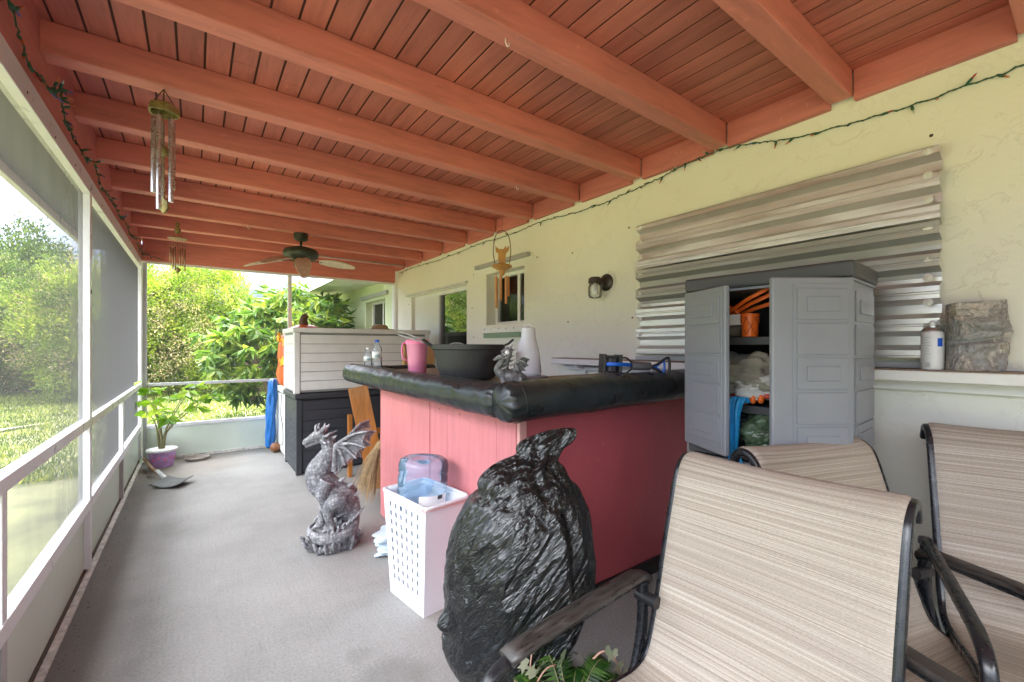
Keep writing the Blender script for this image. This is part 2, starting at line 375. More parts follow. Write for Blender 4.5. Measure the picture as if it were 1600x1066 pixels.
def leaves(mb, cen, dirs, L, W, rs, fold=.25, droop=.15):
    """batch of folded leaf blades: 6 verts, 4 tris... returns vertices and faces as lists"""
    cen = np.asarray(cen); d = np.asarray(dirs); n = len(cen); d = d / np.linalg.norm(d, axis=1, keepdims=True)
    rnd = rs.normal(size=(n, 3)); u = np.cross(d, rnd); u /= np.linalg.norm(u, axis=1, keepdims=True); nn = np.cross(u, d)
    L = (L * rs.uniform(.7, 1.25, n))[:, None]; W = (W * rs.uniform(.75, 1.2, n))[:, None]
    a = cen; t = cen + d * L - nn * L * droop; m = cen + d * L * .45
    l_ = m + u * W * .5 + nn * W * fold; r_ = m - u * W * .5 + nn * W * fold
    V = np.stack([a, l_, t, r_], 1).reshape(-1, 3); o = len(mb.v); mb.v += V.tolist()
    i = np.arange(n) * 4 + o; F = np.concatenate([np.stack([i, i + 1, i + 2], 1), np.stack([i, i + 2, i + 3], 1)]); mb.f += F.tolist()
# ------------------------------------------------------------------ plain materials
M('white_alu', (.74, .75, .77), .35, var=.05, scale=7, bump=.03)
M('white_alu_dirty', (.66, .66, .65), .5, var=.22, scale=22, bump=.15)
M('grey_alu', (.42, .43, .43), .45, var=.08)
M('kick_panel', (.60, .68, .60), .5, var=.06, scale=3)
M('kerb_white', (.60, .58, .55), .7, var=.35, scale=28, bump=.3)
M('rot', (.07, .05, .035), .9, var=.4, scale=40)
M('soffit', (.5, .5, .47), .7)
M('black_plastic', (.018, .018, .02), .4, var=.2, scale=20)
M('black_iron', (.028, .029, .031), .55, var=.3, scale=14, bump=.15, bscale=120)
M('frame_black', (.012, .013, .016), .28, var=.3, scale=30, rvar=.1, bump=.05, bscale=90)
M('frame_worn', (.034, .029, .027), .42, var=.7, scale=24, stretch=(1, 5, 5), rvar=.2, bump=.25, bscale=40)
M('vinyl', (.017, .022, .025), .33, var=.4, scale=9, rvar=.08, bump=.15, bscale=14, bdist=.012, spec=.5)
M('lawn_ground', (.18, .18, .085), .95, var=.35, scale=2.5)
M('path_pale', (.42, .38, .32), .9, var=.2, scale=3)
M('room_dark', (.05, .05, .05), .9)
M('room_light', (.45, .44, .42), .8)
M('white_paint', (.8, .8, .77), .45, var=.04)
M('brown_top', (.22, .155, .11), .6, var=.35, scale=5, stretch=(1, 12, 12), bump=.2)
M('bronze', (.07, .06, .05), .4, .6)
M('bark', (.16, .12, .085), .9, var=.4, scale=20, stretch=(1, 1, .3), bump=.6, bscale=30)

# ------------------------------------------------------------------ setting
MB().box(-.56, 2.48, -2.6, 6.42, -.15, 0).build('floor', 'concrete').update_tag()
fl = bpy.data.objects['floor']; tag(fl, kind='structure')
g = MB(); N = 60
g.grid(lambda u, v: ((u - .5) * 240, -60 + v * 240, -.15 + .02 * noise.noise(Vector((u * 90, v * 90, 0)))), 80, 80)
tag(g.build('ground', 'lawn_ground', smooth=True), kind='structure')
pth = MB()
pth.grid(lambda u, v: (-9 + u * 6.5 + .9 * (v - .5) - .3 * math.sin(u * 3), 5.5 + u * 5.2 + (v - .5) * 1.1 + .3 * math.sin(u * 7 + v), -.105 + .01 * noise.noise(Vector((u * 9, v * 3, 3)))), 30, 8)
tag(pth.build('path', 'path_pale', smooth=True), kind='structure')

# ------------------------------------------------------------------ house: walls, openings
XW = 2.48
house = thing('house', 'pale green stucco house wall along the right side of the porch', 'house', (XW, 2, 0))
def wall(name, mat, y0, y1, z0, z1, holes, x0=XW, x1=XW + .2, parent=house):
    ys = sorted({y0, y1, *[h[0] for h in holes], *[h[1] for h in holes]}); zs = sorted({z0, z1, *[h[2] for h in holes], *[h[3] for h in holes]})
    m = MB()
    ins = lambda y, z: any(h[0] < y < h[1] and h[2] < z < h[3] for h in holes)
    for i in range(len(ys) - 1):
        for j in range(len(zs) - 1):
            a, b, c, d = ys[i], ys[i + 1], zs[j], zs[j + 1]
            if ins((a + b) / 2, (c + d) / 2): continue
            m.add([(x0, a, c), (x0, b, c), (x0, b, d), (x0, a, d)], [(0, 1, 2, 3)])
            m.add([(x1, a, c), (x1, b, c), (x1, b, d), (x1, a, d)], [(3, 2, 1, 0)])
    for a, b, c, d in holes:
        m.add([(x0, a, c), (x1, a, c), (x1, a, d), (x0, a, d)], [(0, 1, 2, 3)]); m.add([(x0, b, c), (x1, b, c), (x1, b, d), (x0, b, d)], [(3, 2, 1, 0)])
        m.add([(x0, a, c), (x1, a, c), (x1, b, c), (x0, b, c)], [(0, 1, 2, 3)]); m.add([(x0, a, d), (x1, a, d), (x1, b, d), (x0, b, d)], [(3, 2, 1, 0)])
    m.add([(x0, y0, z0), (x1, y0, z0), (x1, y0, z1), (x0, y0, z1)], [(0, 1, 2, 3)]); m.add([(x0, y1, z0), (x1, y1, z0), (x1, y1, z1), (x0, y1, z1)], [(3, 2, 1, 0)])
    m.add([(x0, y0, z1), (x1, y0, z1), (x1, y1, z1), (x0, y1, z1)], [(0, 1, 2, 3)])
    return m.build(name, mat, parent, clean=False)
H_DOOR = (4.25, 5.80, 0, 2.0); H_WIN = (3.19, 3.84, 1.52, 2.055); H_SHUT = (.55, 1.72, 1.27, 2.0); H_WING = (6.86, 7.84, 1.15, 2.08)
wall('wall', 'stucco', -2.8, 6.36, -.15, 2.95, [H_DOOR, H_WIN, H_SHUT])
ww = wall('wing_wall', 'stucco_wing', 6.36, 9.6, -.15, 2.62, [H_WING]); ww['label'] = 'yellow-green wall of the wing beyond the porch end'
MB().box(XW + .2, 7.5, 9.4, 9.6, -.15, 2.6).build('gable_wall', 'stucco_wing', house)
MB().box(XW - .035, XW, 6.33, 6.47, 0, 2.62).build('corner_board', 'white_paint', house)
MB().box(5.4, 5.5, -2.8, 9.4, -.15, 2.95).build('room_wall', 'room_light', house)
MB().box(XW + .2, 5.4, -2.8, 9.4, 2.7, 2.8).build('room_ceiling', 'room_light', house)
MB().box(XW + .2, 5.4, -2.8, 9.4, -.1, .0).build('room_floor', 'room_dark', house)
# eave of the wing
m = MB(); m.add([(1.80, 6.95, 2.46), (7.5, 6.95, 3.7), (7.5, 9.95, 3.7), (1.80, 9.95, 2.46), (1.80, 6.95, 2.51), (7.5, 6.95, 3.76), (7.5, 9.95, 3.76), (1.80, 9.95, 2.51)],
    [(0, 3, 2, 1), (4, 5, 6, 7), (0, 1, 5, 4), (1, 2, 6, 5), (2, 3, 7, 6), (3, 0, 4, 7)])
rf = m.build('wing_roof', 'grey_alu', house)
MB().box(1.765, 1.80, 6.95, 9.95, 2.35, 2.50).build('fascia', 'white_paint', rf, bevel=.003)
MB().box(1.80, 2.478, 6.95, 9.9, 2.36, 2.385).build('soffit', 'white_paint', rf)
MB().box(1.80, 2.478, 6.93, 6.95, 2.35, 2.5).build('end_board', 'stucco_wing', rf)
m = MB().box(2.40, 7.5, -3.0, 6.9, 2.97, 3.05); m.build('sun_block_roof', 'grey_alu', house)  # unseen roof slab added to keep the sun off the porch
clear('mirror_glass', (.7, .8, .74), 2.6, .01, .05, (.1, .12, .11)); clear('pane_glass', (.82, .9, .86), 1.5, .01, .05, (.1, .12, .11))
# reflective sliding door
dr = thing('x', '', '')
bpy.data.objects.remove(dr)
a, b, c, d = H_DOOR
df = MB(); df.box(XW + .05, XW + .11, a, a + .045, 0, d); df.box(XW + .05, XW + .11, b - .045, b, 0, d); df.box(XW + .05, XW + .11, a + .045, b - .045, d - .05, d); df.box(XW + .03, XW + .11, a + .045, b - .045, 0, .04)
sdoor = df.build('sliding_door', 'white_paint', house, bevel=.003)
MB().box(XW + .07, XW + .085, a + .045, 5.0, .04, d - .05).build('glass_leaf', 'mirror_glass', sdoor)
MB().box(XW + .04, XW + .068, 5.02, b - .045, .04, d - .05).build('closed_leaf', M('door_panel', (.74, .76, .68), .5, var=.04), sdoor, bevel=.003)
MB().box(XW + .036, XW + .09, 4.975, 5.02, .04, d - .05).build('stile', 'grey_alu', sdoor)
cm = MB(); cm.grid(lambda u, v: (XW + .17 + .02 * math.sin(u * 60), 4.62 + u * .36, .05 + v * 1.87), 60, 2); cm.build('curtain', M('curtain_tan', (.42, .38, .26), .8, var=.15), sdoor, smooth=True, thick=.003)
m = MB().box(XW - .03, XW, a - .03, b + .15, 2.01, 2.035); m.build('door_track', 'white_alu_dirty', house, bevel=.002)
# small slider window
def window(y0, y1, z0, z1, split, name='window', fm='white_paint', depth=.12):
    t = .035; x = XW + depth; m = MB()
    m.box(x, x + .05, y0, y0 + t, z0, z1); m.box(x, x + .05, y1 - t, y1, z0, z1); m.box(x, x + .05, y0 + t, y1 - t, z0, z0 + t); m.box(x, x + .05, y0 + t, y1 - t, z1 - t, z1)
    m.box(x + .005, x + .045, split - .02, split + .02, z0 + t, z1 - t)
    wo = m.build(name, fm, house, bevel=.003)
    MB().box(x + .02, x + .025, y0 + t, split - .02, z0 + t, z1 - t).build('pane', 'pane_glass', wo)
    MB().box(x + .03, x + .035, split + .02, y1 - t, z0 + t, z1 - t).build('pane', 'pane_glass', wo)
    return wo
w1 = window(*H_WIN, 3.44)
MB().box(XW + .18, XW + .184, 3.22, 3.44, 1.55, 2.02).build('blind', M('blind_green', (.26, .36, .27), .8, var=.1), w1)
w2 = window(*H_SHUT, 1.15); MB().box(XW + .19, XW + .195, .5, 1.8, 1.2, 2.0).build('window_shade', 'room_light', w2); w3 = window(*H_WING, 7.3)
MB().box(XW - .045, XW, 6.7, 8.0, 2.13, 2.19).build('shutter_track', 'grey_alu', w3, bevel=.003)
MB().box(XW - .04, XW, 3.10, 4.02, 2.125, 2.165).build('shutter_track', 'grey_alu', w1, bevel=.003)
m = MB().box(XW - .03, XW, 3.12, 3.90, 1.435, 1.49); tr = m.build('sill_track', 'white_paint', w1, bevel=.003)
for k in range(6): MB().ball((XW - .031, 3.18 + .13 * k, 1.475), .007, 6).build('bolt', 'grey_alu', tr)
MB().box(XW - .032, XW - .002, 3.22, 3.85, 1.385, 1.432).build('tape_strip', M('green_strip', (.22, .33, .22), .6), w1)
# small screws and anchors on the stucco
for y, z in ((.42, 2.18), (1.98, 2.14), (2.55, 2.06), (2.6, 1.5), (3.0, 2.1), (4.13, 1.72), (4.1, 2.09), (5.9, 1.9), (4.1, 1.4), (1.95, 1.5)): MB().ball((XW, y, z), (.005, .007, .007), 8).build('wall_anchor', 'bronze', house, smooth=True)
# shelf along the wall
sh = MB(); sh.box(2.335, 2.478, -1.2, 2.66, 1.158, 1.200)
shelf = sh.build('wall_shelf', 'white_paint', None, bevel=.004); tag(shelf, 'long narrow white shelf with brown top fixed to the stucco wall', 'shelf')
MB().box(2.345, 2.476, -1.19, 2.65, 1.2002, 1.206).build('shelf_top', 'brown_top', shelf)
MB().box(2.44, 2.478, -1.2, 2.6, 1.115, 1.157).build('cleat', 'white_paint', shelf)
for y in (2.38, 1.7, -.4): MB().prism([(2.478, 1.0), (2.478, 1.157), (2.36, 1.157), (2.36, 1.14), (2.45, 1.12), (2.46, 1.0)], y, y + .025).build('bracket', 'white_paint', shelf)

# ------------------------------------------------------------------ porch roof
roof = thing('porch_roof', 'red painted timber porch roof with open rafters and plank boards', 'roof', (1, 2, 2.44))
m = MB(); rs = random.Random(3)
x = -.94
while x < 2.44:
    wv = .0975; y = -2.7
    cuts = sorted([y, 6.9] + [rs.uniform(-1, 6) for _ in range(1)])
    for c0, c1 in zip(cuts, cuts[1:]):
        m.box(x + .0045, min(x + wv - .0045, 2.455), c0 + .001, c1 - .001, 2.575, 2.5795)
    x += wv
m.build('board', 'red_board', roof, bevel=.0012, seg=1)
MB().box(-.96, 2.478, -2.7, 6.9, 2.580, 2.64).build('underlay', M('groove_dark', (.075, .028, .022), .9), roof)
MB().box(-.98, -.945, -2.7, 6.95, 2.36, 2.66).build('fascia', 'white_paint', roof)
MB().box(-.944, -.552, -2.7, 6.9, 2.425, 2.443).build('soffit', M('soffit_grey', (.16, .16, .155), .7), roof)
for k in range(-5, 10):
    y = .677 + .585 * k
    mm = MB(); nx = 24
    x0, x1 = -.54, 2.442; dz = rs.uniform(-.004, .004)
    mm.box(x0, x1, y, y + .09, 2.445 + dz, 2.5745)
    mm.build('rafter', 'red_rafter', roof, bevel=.006, seg=2)
for k in range(-6, 10):
    y0 = .677 + .585 * k + .09; y1 = y0 + .495
    if k == 9: y1 = 6.33
    MB().box(2.443, 2.478, y0 + .002, y1 - .002, 2.435, 2.5745).build('ledger', 'red_beam', roof, bevel=.003)
    MB().box(-.535, -.485, y0 + .002, y1 - .002, 2.45, 2.5745).build('blocking', 'red_beam', roof)
MB().box(-.55, -.48, -2.7, 6.5, 2.258, 2.444).build('side_beam', 'red_beam', roof, bevel=.006)
MB().box(-.479, 2.478, 6.335, 6.42, 2.262, 2.574).build('end_beam', 'red_rafter', roof, bevel=.005)
for k, (x, y) in enumerate(((.62, 1.275),)): pass
for p in ((.93, 1.31), (1.85, 2.47), (.4, 4.8)):
    q = MB(); q.tube([(p[0], p[1], 2.445), (p[0], p[1], 2.43), (p[0] + .009, p[1], 2.418), (p[0] + .018, p[1], 2.424), (p[0] + .018, p[1], 2.434)], .0022, 6); q.build('hook', 'white_paint', roof, smooth=True)
m = MB(); m.tube([(.95, 5.93, 2.47), (1.4, 5.93, 2.455), (2.44, 5.93, 2.45)], .008, 6); m.build('conduit', 'grey_alu', roof, smooth=True)

# ------------------------------------------------------------------ screen walls
sw = thing('screen_wall', 'white aluminium screen wall with grey insect mesh along the left side', 'screen wall', (-.5, 2, 0))
def rail(parent, name, *b, mat='white_alu', bev=.003): return MB().box(*b).build(name, mat, parent, bevel=bev)
Y0, Y1 = -2.6, 6.30
rail(sw, 'header', -.53, -.478, Y0, Y1, 2.165, 2.2575)
posts = [-2.35, .52, 3.40, 6.30]; shorts = [-.9, 2.02, 4.82]
for y in posts: rail(sw, 'post', -.53, -.481, y, y + .05, .03, 2.165)
for y in shorts: 
    rail(sw, 'short_post', -.527, -.483, y, y + .045, .4315, .8385); rail(sw, 'stub_post', -.527, -.483, y, y + .045, .03, .3695, mat='grey_alu')
for a, b in zip(posts, posts[1:]):
    rail(sw, 'middle_rail', -.525, -.480, a + .051, b - .001, .839, .888)
    rail(sw, 'lower_rail', -.525, -.480, a + .051, b - .001, .370, .431)
    pts = [a + .05] + [s for s in shorts if a < s < b] + [b]
    MB().add([(-.512, a + .05, .888), (-.512, b, .888), (-.512, b, 2.165), (-.512, a + .05, 2.165)], [(0, 1, 2, 3)]).build('mesh_panel', 'insect_screen', sw)
    for c, d in zip(pts, pts[1:]):
        MB().add([(-.512, c, .431), (-.512, d, .431), (-.512, d, .839), (-.512, c, .839)], [(0, 1, 2, 3)]).build('mesh_panel', 'insect_screen', sw)
    MB().box(-.512, -.508, a + .05, b, .03, .369).build('kick_panel', 'kick_panel', sw)
m = MB(); m.grid(lambda u, v: (-.527 + v * (.057 + .004 * noise.noise(Vector((u * 60, 0, 0)))), Y0 + u * (Y1 - Y0), .022 + .004 * noise.noise(Vector((u * 200, v * 3, 0)))), 300, 3)
m.box(-.527, -.472, Y0, Y1, .002, .0175); m.build('sill_channel', 'kerb_white', sw)
m = MB(); m.box(-.508, -.497, Y0, Y1, .018, .036); m.build('sill_rot', 'rot', sw)
m = MB()
for y in (3.415, 6.315): m.box(-.4808, -.4785, y, y + .02, 1.60, 1.625) if y < 5 else None
m.build('latch_plate', 'black_plastic', sw)
for k in range(14): MB().ball((-.477, 1.1 + .38 * k, 2.185 + .01 * (k % 2)), (.002, .005, .005), 6).build('header_screw', 'bronze', sw)
ew = thing('end_screen_wall', 'white aluminium screen frame with pale green kick panel closing the far end', 'screen wall', (1, 6.35, 0))
rail(ew, 'base_rail', -.48, 2.44, 6.355, 6.40, .365, .405); MB().box(-.48, 2.44, 6.37, 6.376, .03, .364).build('kick_panel', 'kick_panel', ew)
rail(ew, 'middle_rail', -.43, 2.44, 6.357, 6.395, .845, .878, mat='grey_alu')
rail(ew, 'head_rail', -.48, 2.478, 6.35, 6.40, 2.236, 2.2605)
rail(ew, 'corner_post', -.48, -.44, 6.352, 6.40, .03, 2.236, mat='grey_alu')
for x in (.99,): rail(ew, 'mullion', x, x + .045, 6.356, 6.398, .879, 2.236); rail(ew, 'lower_mullion', x, x + .045, 6.356, 6.398, .405, .8445)
rail(ew, 'wall_post', 2.44, 2.478, 6.352, 6.40, .03, 2.236)
MB().box(-.48, 2.44, 6.34, 6.40, .001, .03).build('sill_channel', 'kerb_white', ew)
MB().add([(-.44, 6.378, .405), (2.44, 6.378, .405), (2.44, 6.378, 2.236), (-.44, 6.378, 2.236)], [(0, 1, 2, 3)]).build('mesh_panel', 'insect_screen', ew)

# ------------------------------------------------------------------ string lights
M('wire_green', (.02, .10, .05), .5); M('bulb_orange', (.55, .16, .05), .3); M('bulb_clear', (.5, .5, .45), .2); M('bulb_blue', (.06, .1, .3), .3); M('bulb_red', (.4, .04, .03), .3)
def lights(label, pts, n, jitter, seed, tang=0):
    r = random.Random(seed); t = thing('string_lights', label, 'string lights', pts[0][:3]); q = [Vector(p[:3]) for p in spline(pts, 14)]
    q = [p + Vector((r.uniform(-1, 1) * jitter * .2, r.uniform(-1, 1) * jitter, r.uniform(-1, 1) * jitter)) for p in q]
    m = MB(); m.tube(q, .0028, 6); m.tube([p + Vector((0, .004, .003 * (-1) ** i)) for i, p in enumerate(q)], .0022, 6); m.build('wire', 'wire_green', t, smooth=True)
    for i in range(n):
        p = q[min(len(q) - 1, int((i + .5) / n * len(q)))]; d = Vector((r.uniform(-.3, .3) + tang, r.uniform(-1, 1), r.uniform(-1.1, .55))).normalized()
        b = MB(); b.tube([p, p + d * .012, p + d * .026], [.004, .0058, .0045], 7); s_ = b.build('socket', 'wire_green', t, smooth=True)
        c = MB(); c.tube([p + d * .026, p + d * .038, p + d * .046], [.0036, .0032, .0006], 7); c.build('bulb', ('bulb_orange', 'bulb_clear', 'bulb_red', 'bulb_blue')[r.randrange(4)], s_, smooth=True)
xw = 2.466
lights('green string lights draped along the top of the stucco wall', [(xw, -.35, 2.40), (xw, .10, 2.345), (xw, .35, 2.33), (xw, .62, 2.335), (xw, .95, 2.365), (xw - .03, 1.2, 2.42), (xw - .03, 1.45, 2.425), (xw, 1.7, 2.41), (xw, 2.0, 2.385), (xw, 2.4, 2.37), (xw, 2.9, 2.40), (xw, 3.4, 2.385), (xw, 4.0, 2.40), (xw, 4.8, 2.38), (xw, 5.6, 2.40), (xw, 6.2, 2.40)], 44, .006, 5, -.3)
lights('tangled green string lights along the header of the left screen wall', [(-.47, .9, 2.42), (-.47, 1.3, 2.36), (-.46, 1.52, 2.46), (-.465, 1.7, 2.35), (-.46, 1.95, 2.36), (-.465, 2.2, 2.29), (-.45, 2.42, 2.30), (-.44, 2.5, 2.34), (-.45, 2.6, 2.27), (-.465, 2.9, 2.29), (-.46, 3.15, 2.28), (-.45, 3.3, 2.31), (-.46, 3.6, 2.26), (-.46, 4.0, 2.31), (-.455, 4.3, 2.27), (-.46, 4.7, 2.32), (-.46, 5.0, 2.28), (-.46, 5.5, 2.33), (-.46, 5.9, 2.28), (-.43, 6.2, 2.31), (-.30, 6.32, 2.28)], 90, .014, 6, .5)

# dead leaves and grit along the sill
rs = np.random.RandomState(40); n = 260; X = -.46 + np.abs(rs.normal(size=n)) * .035; Yy = rs.uniform(.8, 6.3, n); m = MB(); dn = rs.normal(size=(n, 3)); dn[:, 2] = .1
leaves(m, np.stack([X, Yy, np.full(n, .002)], 1), dn, .008, .005, rs, fold=.1, droop=.0); tag(m.build('grit', 'rot', clean=False), 'dead leaf grit gathered on the concrete along the left sill', 'debris', kind='stuff')

rw = thing('rear_shade_wall', 'plain stucco wall added unseen behind the viewer to darken the porch', 'wall', (1.4, -2.75, 0))  # unseen wall and half wall, added to cut the light from behind
MB().box(.45, 2.478, -2.85, -2.72, 0, 2.57).build('wall', 'stucco', rw); MB().box(-.535, .449, -2.83, -2.74, 0, .38).build('half_wall', 'kick_panel', rw)
# ------------------------------------------------------------------ bar
bar = thing('patio_bar', 'pink L-shaped bar with black padded vinyl edge and brown plank top', 'bar', (1.6, 1.8, 0))
for y_ in (1.6, 1.83, 2.06, 2.3, 2.55, 2.85):
    for z_ in (.93, .3): MB().ball((1.156, y_, z_), (.003, .004, .004), 6).build('nail_head', M('nail_rust', (.25, .08, .05), .6), bar)
bw = MB(); rr = random.Random(2)
ys = [1.545, 1.70, 1.955, 2.2, 2.43, 2.72, 3.02, 3.3]
m = MB()
for a, b in zip(ys, ys[1:]):
    o = rr.uniform(0, .006); m.box(1.160 - o, 1.178, a + (.004 if a == 1.955 else .0012), b - (.004 if b == 1.955 else .002 if b == 2.43 else .0012), .0, 1.03)
m.build('side_boards', 'pink_board', bar, bevel=.002, seg=1)
MB().box(1.18, 1.20, 1.56, 3.29, 0, 1.04).build('side_backing', M('gap_dark', (.03, .012, .012), .9), bar)
MB().box(1.20, 2.478, 1.53, 1.555, .0, 1.05).build('front_panel', 'pink_panel', bar)
MB().box(1.157, 1.199, 1.522, 1.544, 0, 1.05).build('corner_trim', M('trim_pink', (.68, .34, .32), .5, bump=.1), bar, bevel=.004)
MB().box(1.20, 2.478, 1.512, 1.529, .0, .085).build('baseboard', M('base_black', (.014, .013, .013), .5), bar, bevel=.004)
MB().box(1.18, 1.9, 3.29, 3.31, 0, 1.04).build('end_panel', 'pink_board', bar)
# top planks
m = MB(); y = 1.40
for k in range(6):
    m.box(1.04 if y > 1.3 else 1.04, 2.476, y + .002, y + .107, 1.075, 1.112); y += .11
x = 1.04
for k in range(6): m.box(x + .002, x + .107, 2.062, 3.44, 1.075, 1.1115); x += .11
m.build('top_boards', 'brown_top', bar, bevel=.003)
# padded vinyl roll
def roll(name, a, b, r, seed, puck, parent, n=90, sq=1.0):
    a, b = Vector(a), Vector(b); d = (b - a).normalized(); up = Vector((0, 0, 1)); u = d.cross(up).normalized(); L = (b - a).length
    def fn(s, t):
        x = s * L; ang = t * 2 * math.pi; e = min(x, L - x); rad = r
        if e < .045: rad = r * (.04 + .96 * math.sin(math.acos(max(0, 1 - e / .045))) ** .6)
        ca, sa = math.cos(ang), math.sin(ang); ca = math.copysign(abs(ca) ** .9, ca); sa = math.copysign(abs(sa) ** .9, sa)
        h = .0035 * noise.noise(Vector((x * 5, ang * 1.3, seed))) + .0025 * noise.noise(Vector((x * 22, ca * 2, sa * 2 + seed)))
        for px_, am in puck:
            q = math.exp(-((x - px_) / .05) ** 2); h += q * am * (.5 + .5 * math.sin(ang * 11 + 3 * noise.noise(Vector((x * 30, ang, seed)))))
        if e < .10: h += .002 * (1 - e / .10) * math.sin(ang * 13 + seed + 2 * math.sin(x * 50))
        return a + d * x + u * ca * (rad + h) + up * sa * (rad * .98 + h)
    m = MB(); m.grid(fn, n, 72); return m.build(name, 'vinyl', parent, smooth=True)
roll('side_pad', (1.025, 1.44, 1.072), (1.025, 3.62, 1.085), .075, 1, [(.35, -.004), (1.2, -.003), (2.05, -.006)], bar, 160)
fp = roll('front_pad', (.955, 1.395, 1.076), (2.47, 1.40, 1.09), .083, 2, [(.04, -.004), (.8, -.003)], bar, 130)
roll('end_pad', (1.10, 3.56, 1.085), (1.75, 3.56, 1.09), .052, 3, [(.3, -.003)], bar, 60)
mm = MB(); mm.tube([(1.0 + .075 * math.cos(t) * 1.02, 1.40 + .02 * math.sin(3 * t), 1.078) if False else (1.035 + .004 * math.sin(2 * t), 1.396 + .085 * math.cos(t), 1.076 + .085 * math.sin(t)) for t in [i * 6.283 / 40 for i in range(40)]], .0018, 6, closed=True); mm.build('seam', 'black_plastic', fp, smooth=True)
m = MB()
for k in range(40): m.box(1.10 + .0008 * (k % 3), 1.158, 1.56 + k * .0435, 1.56 + k * .0435 + .03, 1.012 + rr.uniform(-.004, .004), 1.02)
m.build('vinyl_fringe', 'vinyl', bar)

# ------------------------------------------------------------------ deck boxes etc.
M('dark_box', (.032, .036, .043), .5, var=.2, scale=9, stretch=(1, 1, 6), bump=.15, bscale=40)
M('white_box', (.70, .70, .67), .45, var=.05, scale=8, bump=.05)
M('white_box_side', (.62, .65, .60), .5)
def deckbox(label, x0, x1, y0, y1, z0, z1, mat, rows, name='deck_box', mat2=None, over=.016, group=None):
    t = thing(name, label, 'deck box', ((x0 + x1) / 2, (y0 + y1) / 2, z0), 0, group); lz = z1 - .05; e = over
    MB().box(x0 + .012, x1 - .012, y0 + .014, y1 - .014, z0 + .01, lz).build('body', M('gap_' + mat, tuple(c * .35 for c in ((.032, .036, .043) if 'dark' in mat else (.7, .7, .67))), .7), t)
    m = MB(); hh = (lz - z0 - .05) / rows
    for k in range(rows):
        a = z0 + .03 + k * hh
        m.box(x0 + .06, x1 - .06, y0 + .006, y0 + .0135, a + .0025, a + hh - .0025); m.box(x0 + .004, x0 + .0115, y0 + .06, y1 - .06, a + .0025, a + hh - .0025)
    m.build('siding', mat, t, bevel=.002)
    for xx in (x0, x1 - .055):
        for yy in (y0, y1 - .055): MB().box(xx, xx + .055, yy, yy + .055, z0, lz).build('corner_post', mat, t, bevel=.006)
    MB().box(x0 - e, x1 + e, y0 - e, y1 + e, lz + .001, z1).build('lid', mat, t, bevel=.008, seg=3)
    return t
deckbox('large dark charcoal deck box with plank siding standing on the concrete', .815, 2.29, 4.76, 5.45, 0, .815, 'dark_box', 7)
deckbox('long white deck box with horizontal siding stacked on the dark charcoal box', .80, 2.28, 4.79, 5.42, .817, 1.488, 'white_box', 6, over=.012)
wc = deckbox('small white storage cabinet behind the deck boxes holding the jack-o-lantern', .835, 1.5, 5.56, 6.26, 0, .795, 'white_box', 4, name='storage_cabinet', over=.008)
q = MB(); q.tube([p[:3] for p in spline([(.825, 5.75, .72), (.815, 5.72, .5), (.82, 5.62, .35), (.818, 5.6, .18), (.822, 5.8, .12)], 8)], .004, 6); tag(q.build('cord', 'black_plastic', None, smooth=True), 'thin dark cord hanging down the side of the white cabinet', 'cord')
# blue tarp roll
def bundle(name, label, cat, mat, base, h, rx, ry, seed, lean=(0, 0), fold=.18, n=80, nf=7):
    def fn(s, t):
        a = t * 2 * math.pi; z = s * h; e = min(s, 1 - s); k = 1 - max(0, 1 - e / .06) ** 2
        f = 1 + fold * math.sin(nf * a + 5 * noise.noise(Vector((s * 2.2, 0, seed)))) * .5 + fold * 1.4 * noise.noise(Vector((math.cos(a) * 1.6, math.sin(a) * 1.6, s * 6 + seed)))
        return (base[0] + lean[0] * s + rx * k * f * math.cos(a), base[1] + lean[1] * s + ry * k * f * math.sin(a), base[2] + z)
    m = MB(); m.grid(fn, n, 64); return tag(m.build(name, mat, None, smooth=True), label, cat)
bundle('tarp', 'crumpled blue tarp bundle standing beside the white cabinet', 'tarp', M('tarp_blue', (.01, .13, .42), .4, var=.3, bump=.3, bscale=25), (.745, 6.14, .02), .88, .052, .08, 3, (.04, 0), .2)
MB_f = MB(); MB_f.ball((.79, 5.98, .06), (.06, .06, .06), 10); tag(MB_f.build('wood_foot', M('brown_wood', (.2, .08, .03), .5), None, smooth=True), 'small brown wooden ball on the floor below the blue tarp', 'ball')
# jack-o-lantern
M('pumpkin_orange', (.62, .13, .03), .4, var=.15, scale=6, bump=.05); M('pumpkin_yellow', (.9, .45, .03), .4); M('stem_brown', (.10, .055, .03), .7, var=.4, scale=30, bump=.4)
pk = thing('jack_o_lantern', 'large orange plastic jack-o-lantern with yellow cut-outs behind the white deck box', 'decoration', (1.10, 5.82, .797))
m = MB()
rib = lambda a, z: 1 - .06 * abs(math.sin(a * 5.5)) ** .5
m.lathe([(.02, 0), (.22, .0), (.30, .05), (.325, .17), (.30, .30), (.31, .38), (.30, .52), (.27, .62), (.19, .72), (.09, .765), (.0, .77)], (1.10, 5.82, .797), 88, wob=rib)
bd = m.build('body', 'pumpkin_orange', pk, smooth=True)
m = MB(); stube(m, [(1.08, 5.80, 1.55, .06), (1.07, 5.79, 1.60, .05), (1.08, 5.78, 1.655, .04), (1.115, 5.77, 1.68, .03)], 5, 10); m.build('stem', 'stem_brown', pk, smooth=True)
def starpoly(cy, cz, r, k, r2): return [(cy + (r if i % 2 == 0 else r2) * math.sin(i * math.pi / k), cz + (r if i % 2 == 0 else r2) * math.cos(i * math.pi / k)) for i in range(2 * k)]
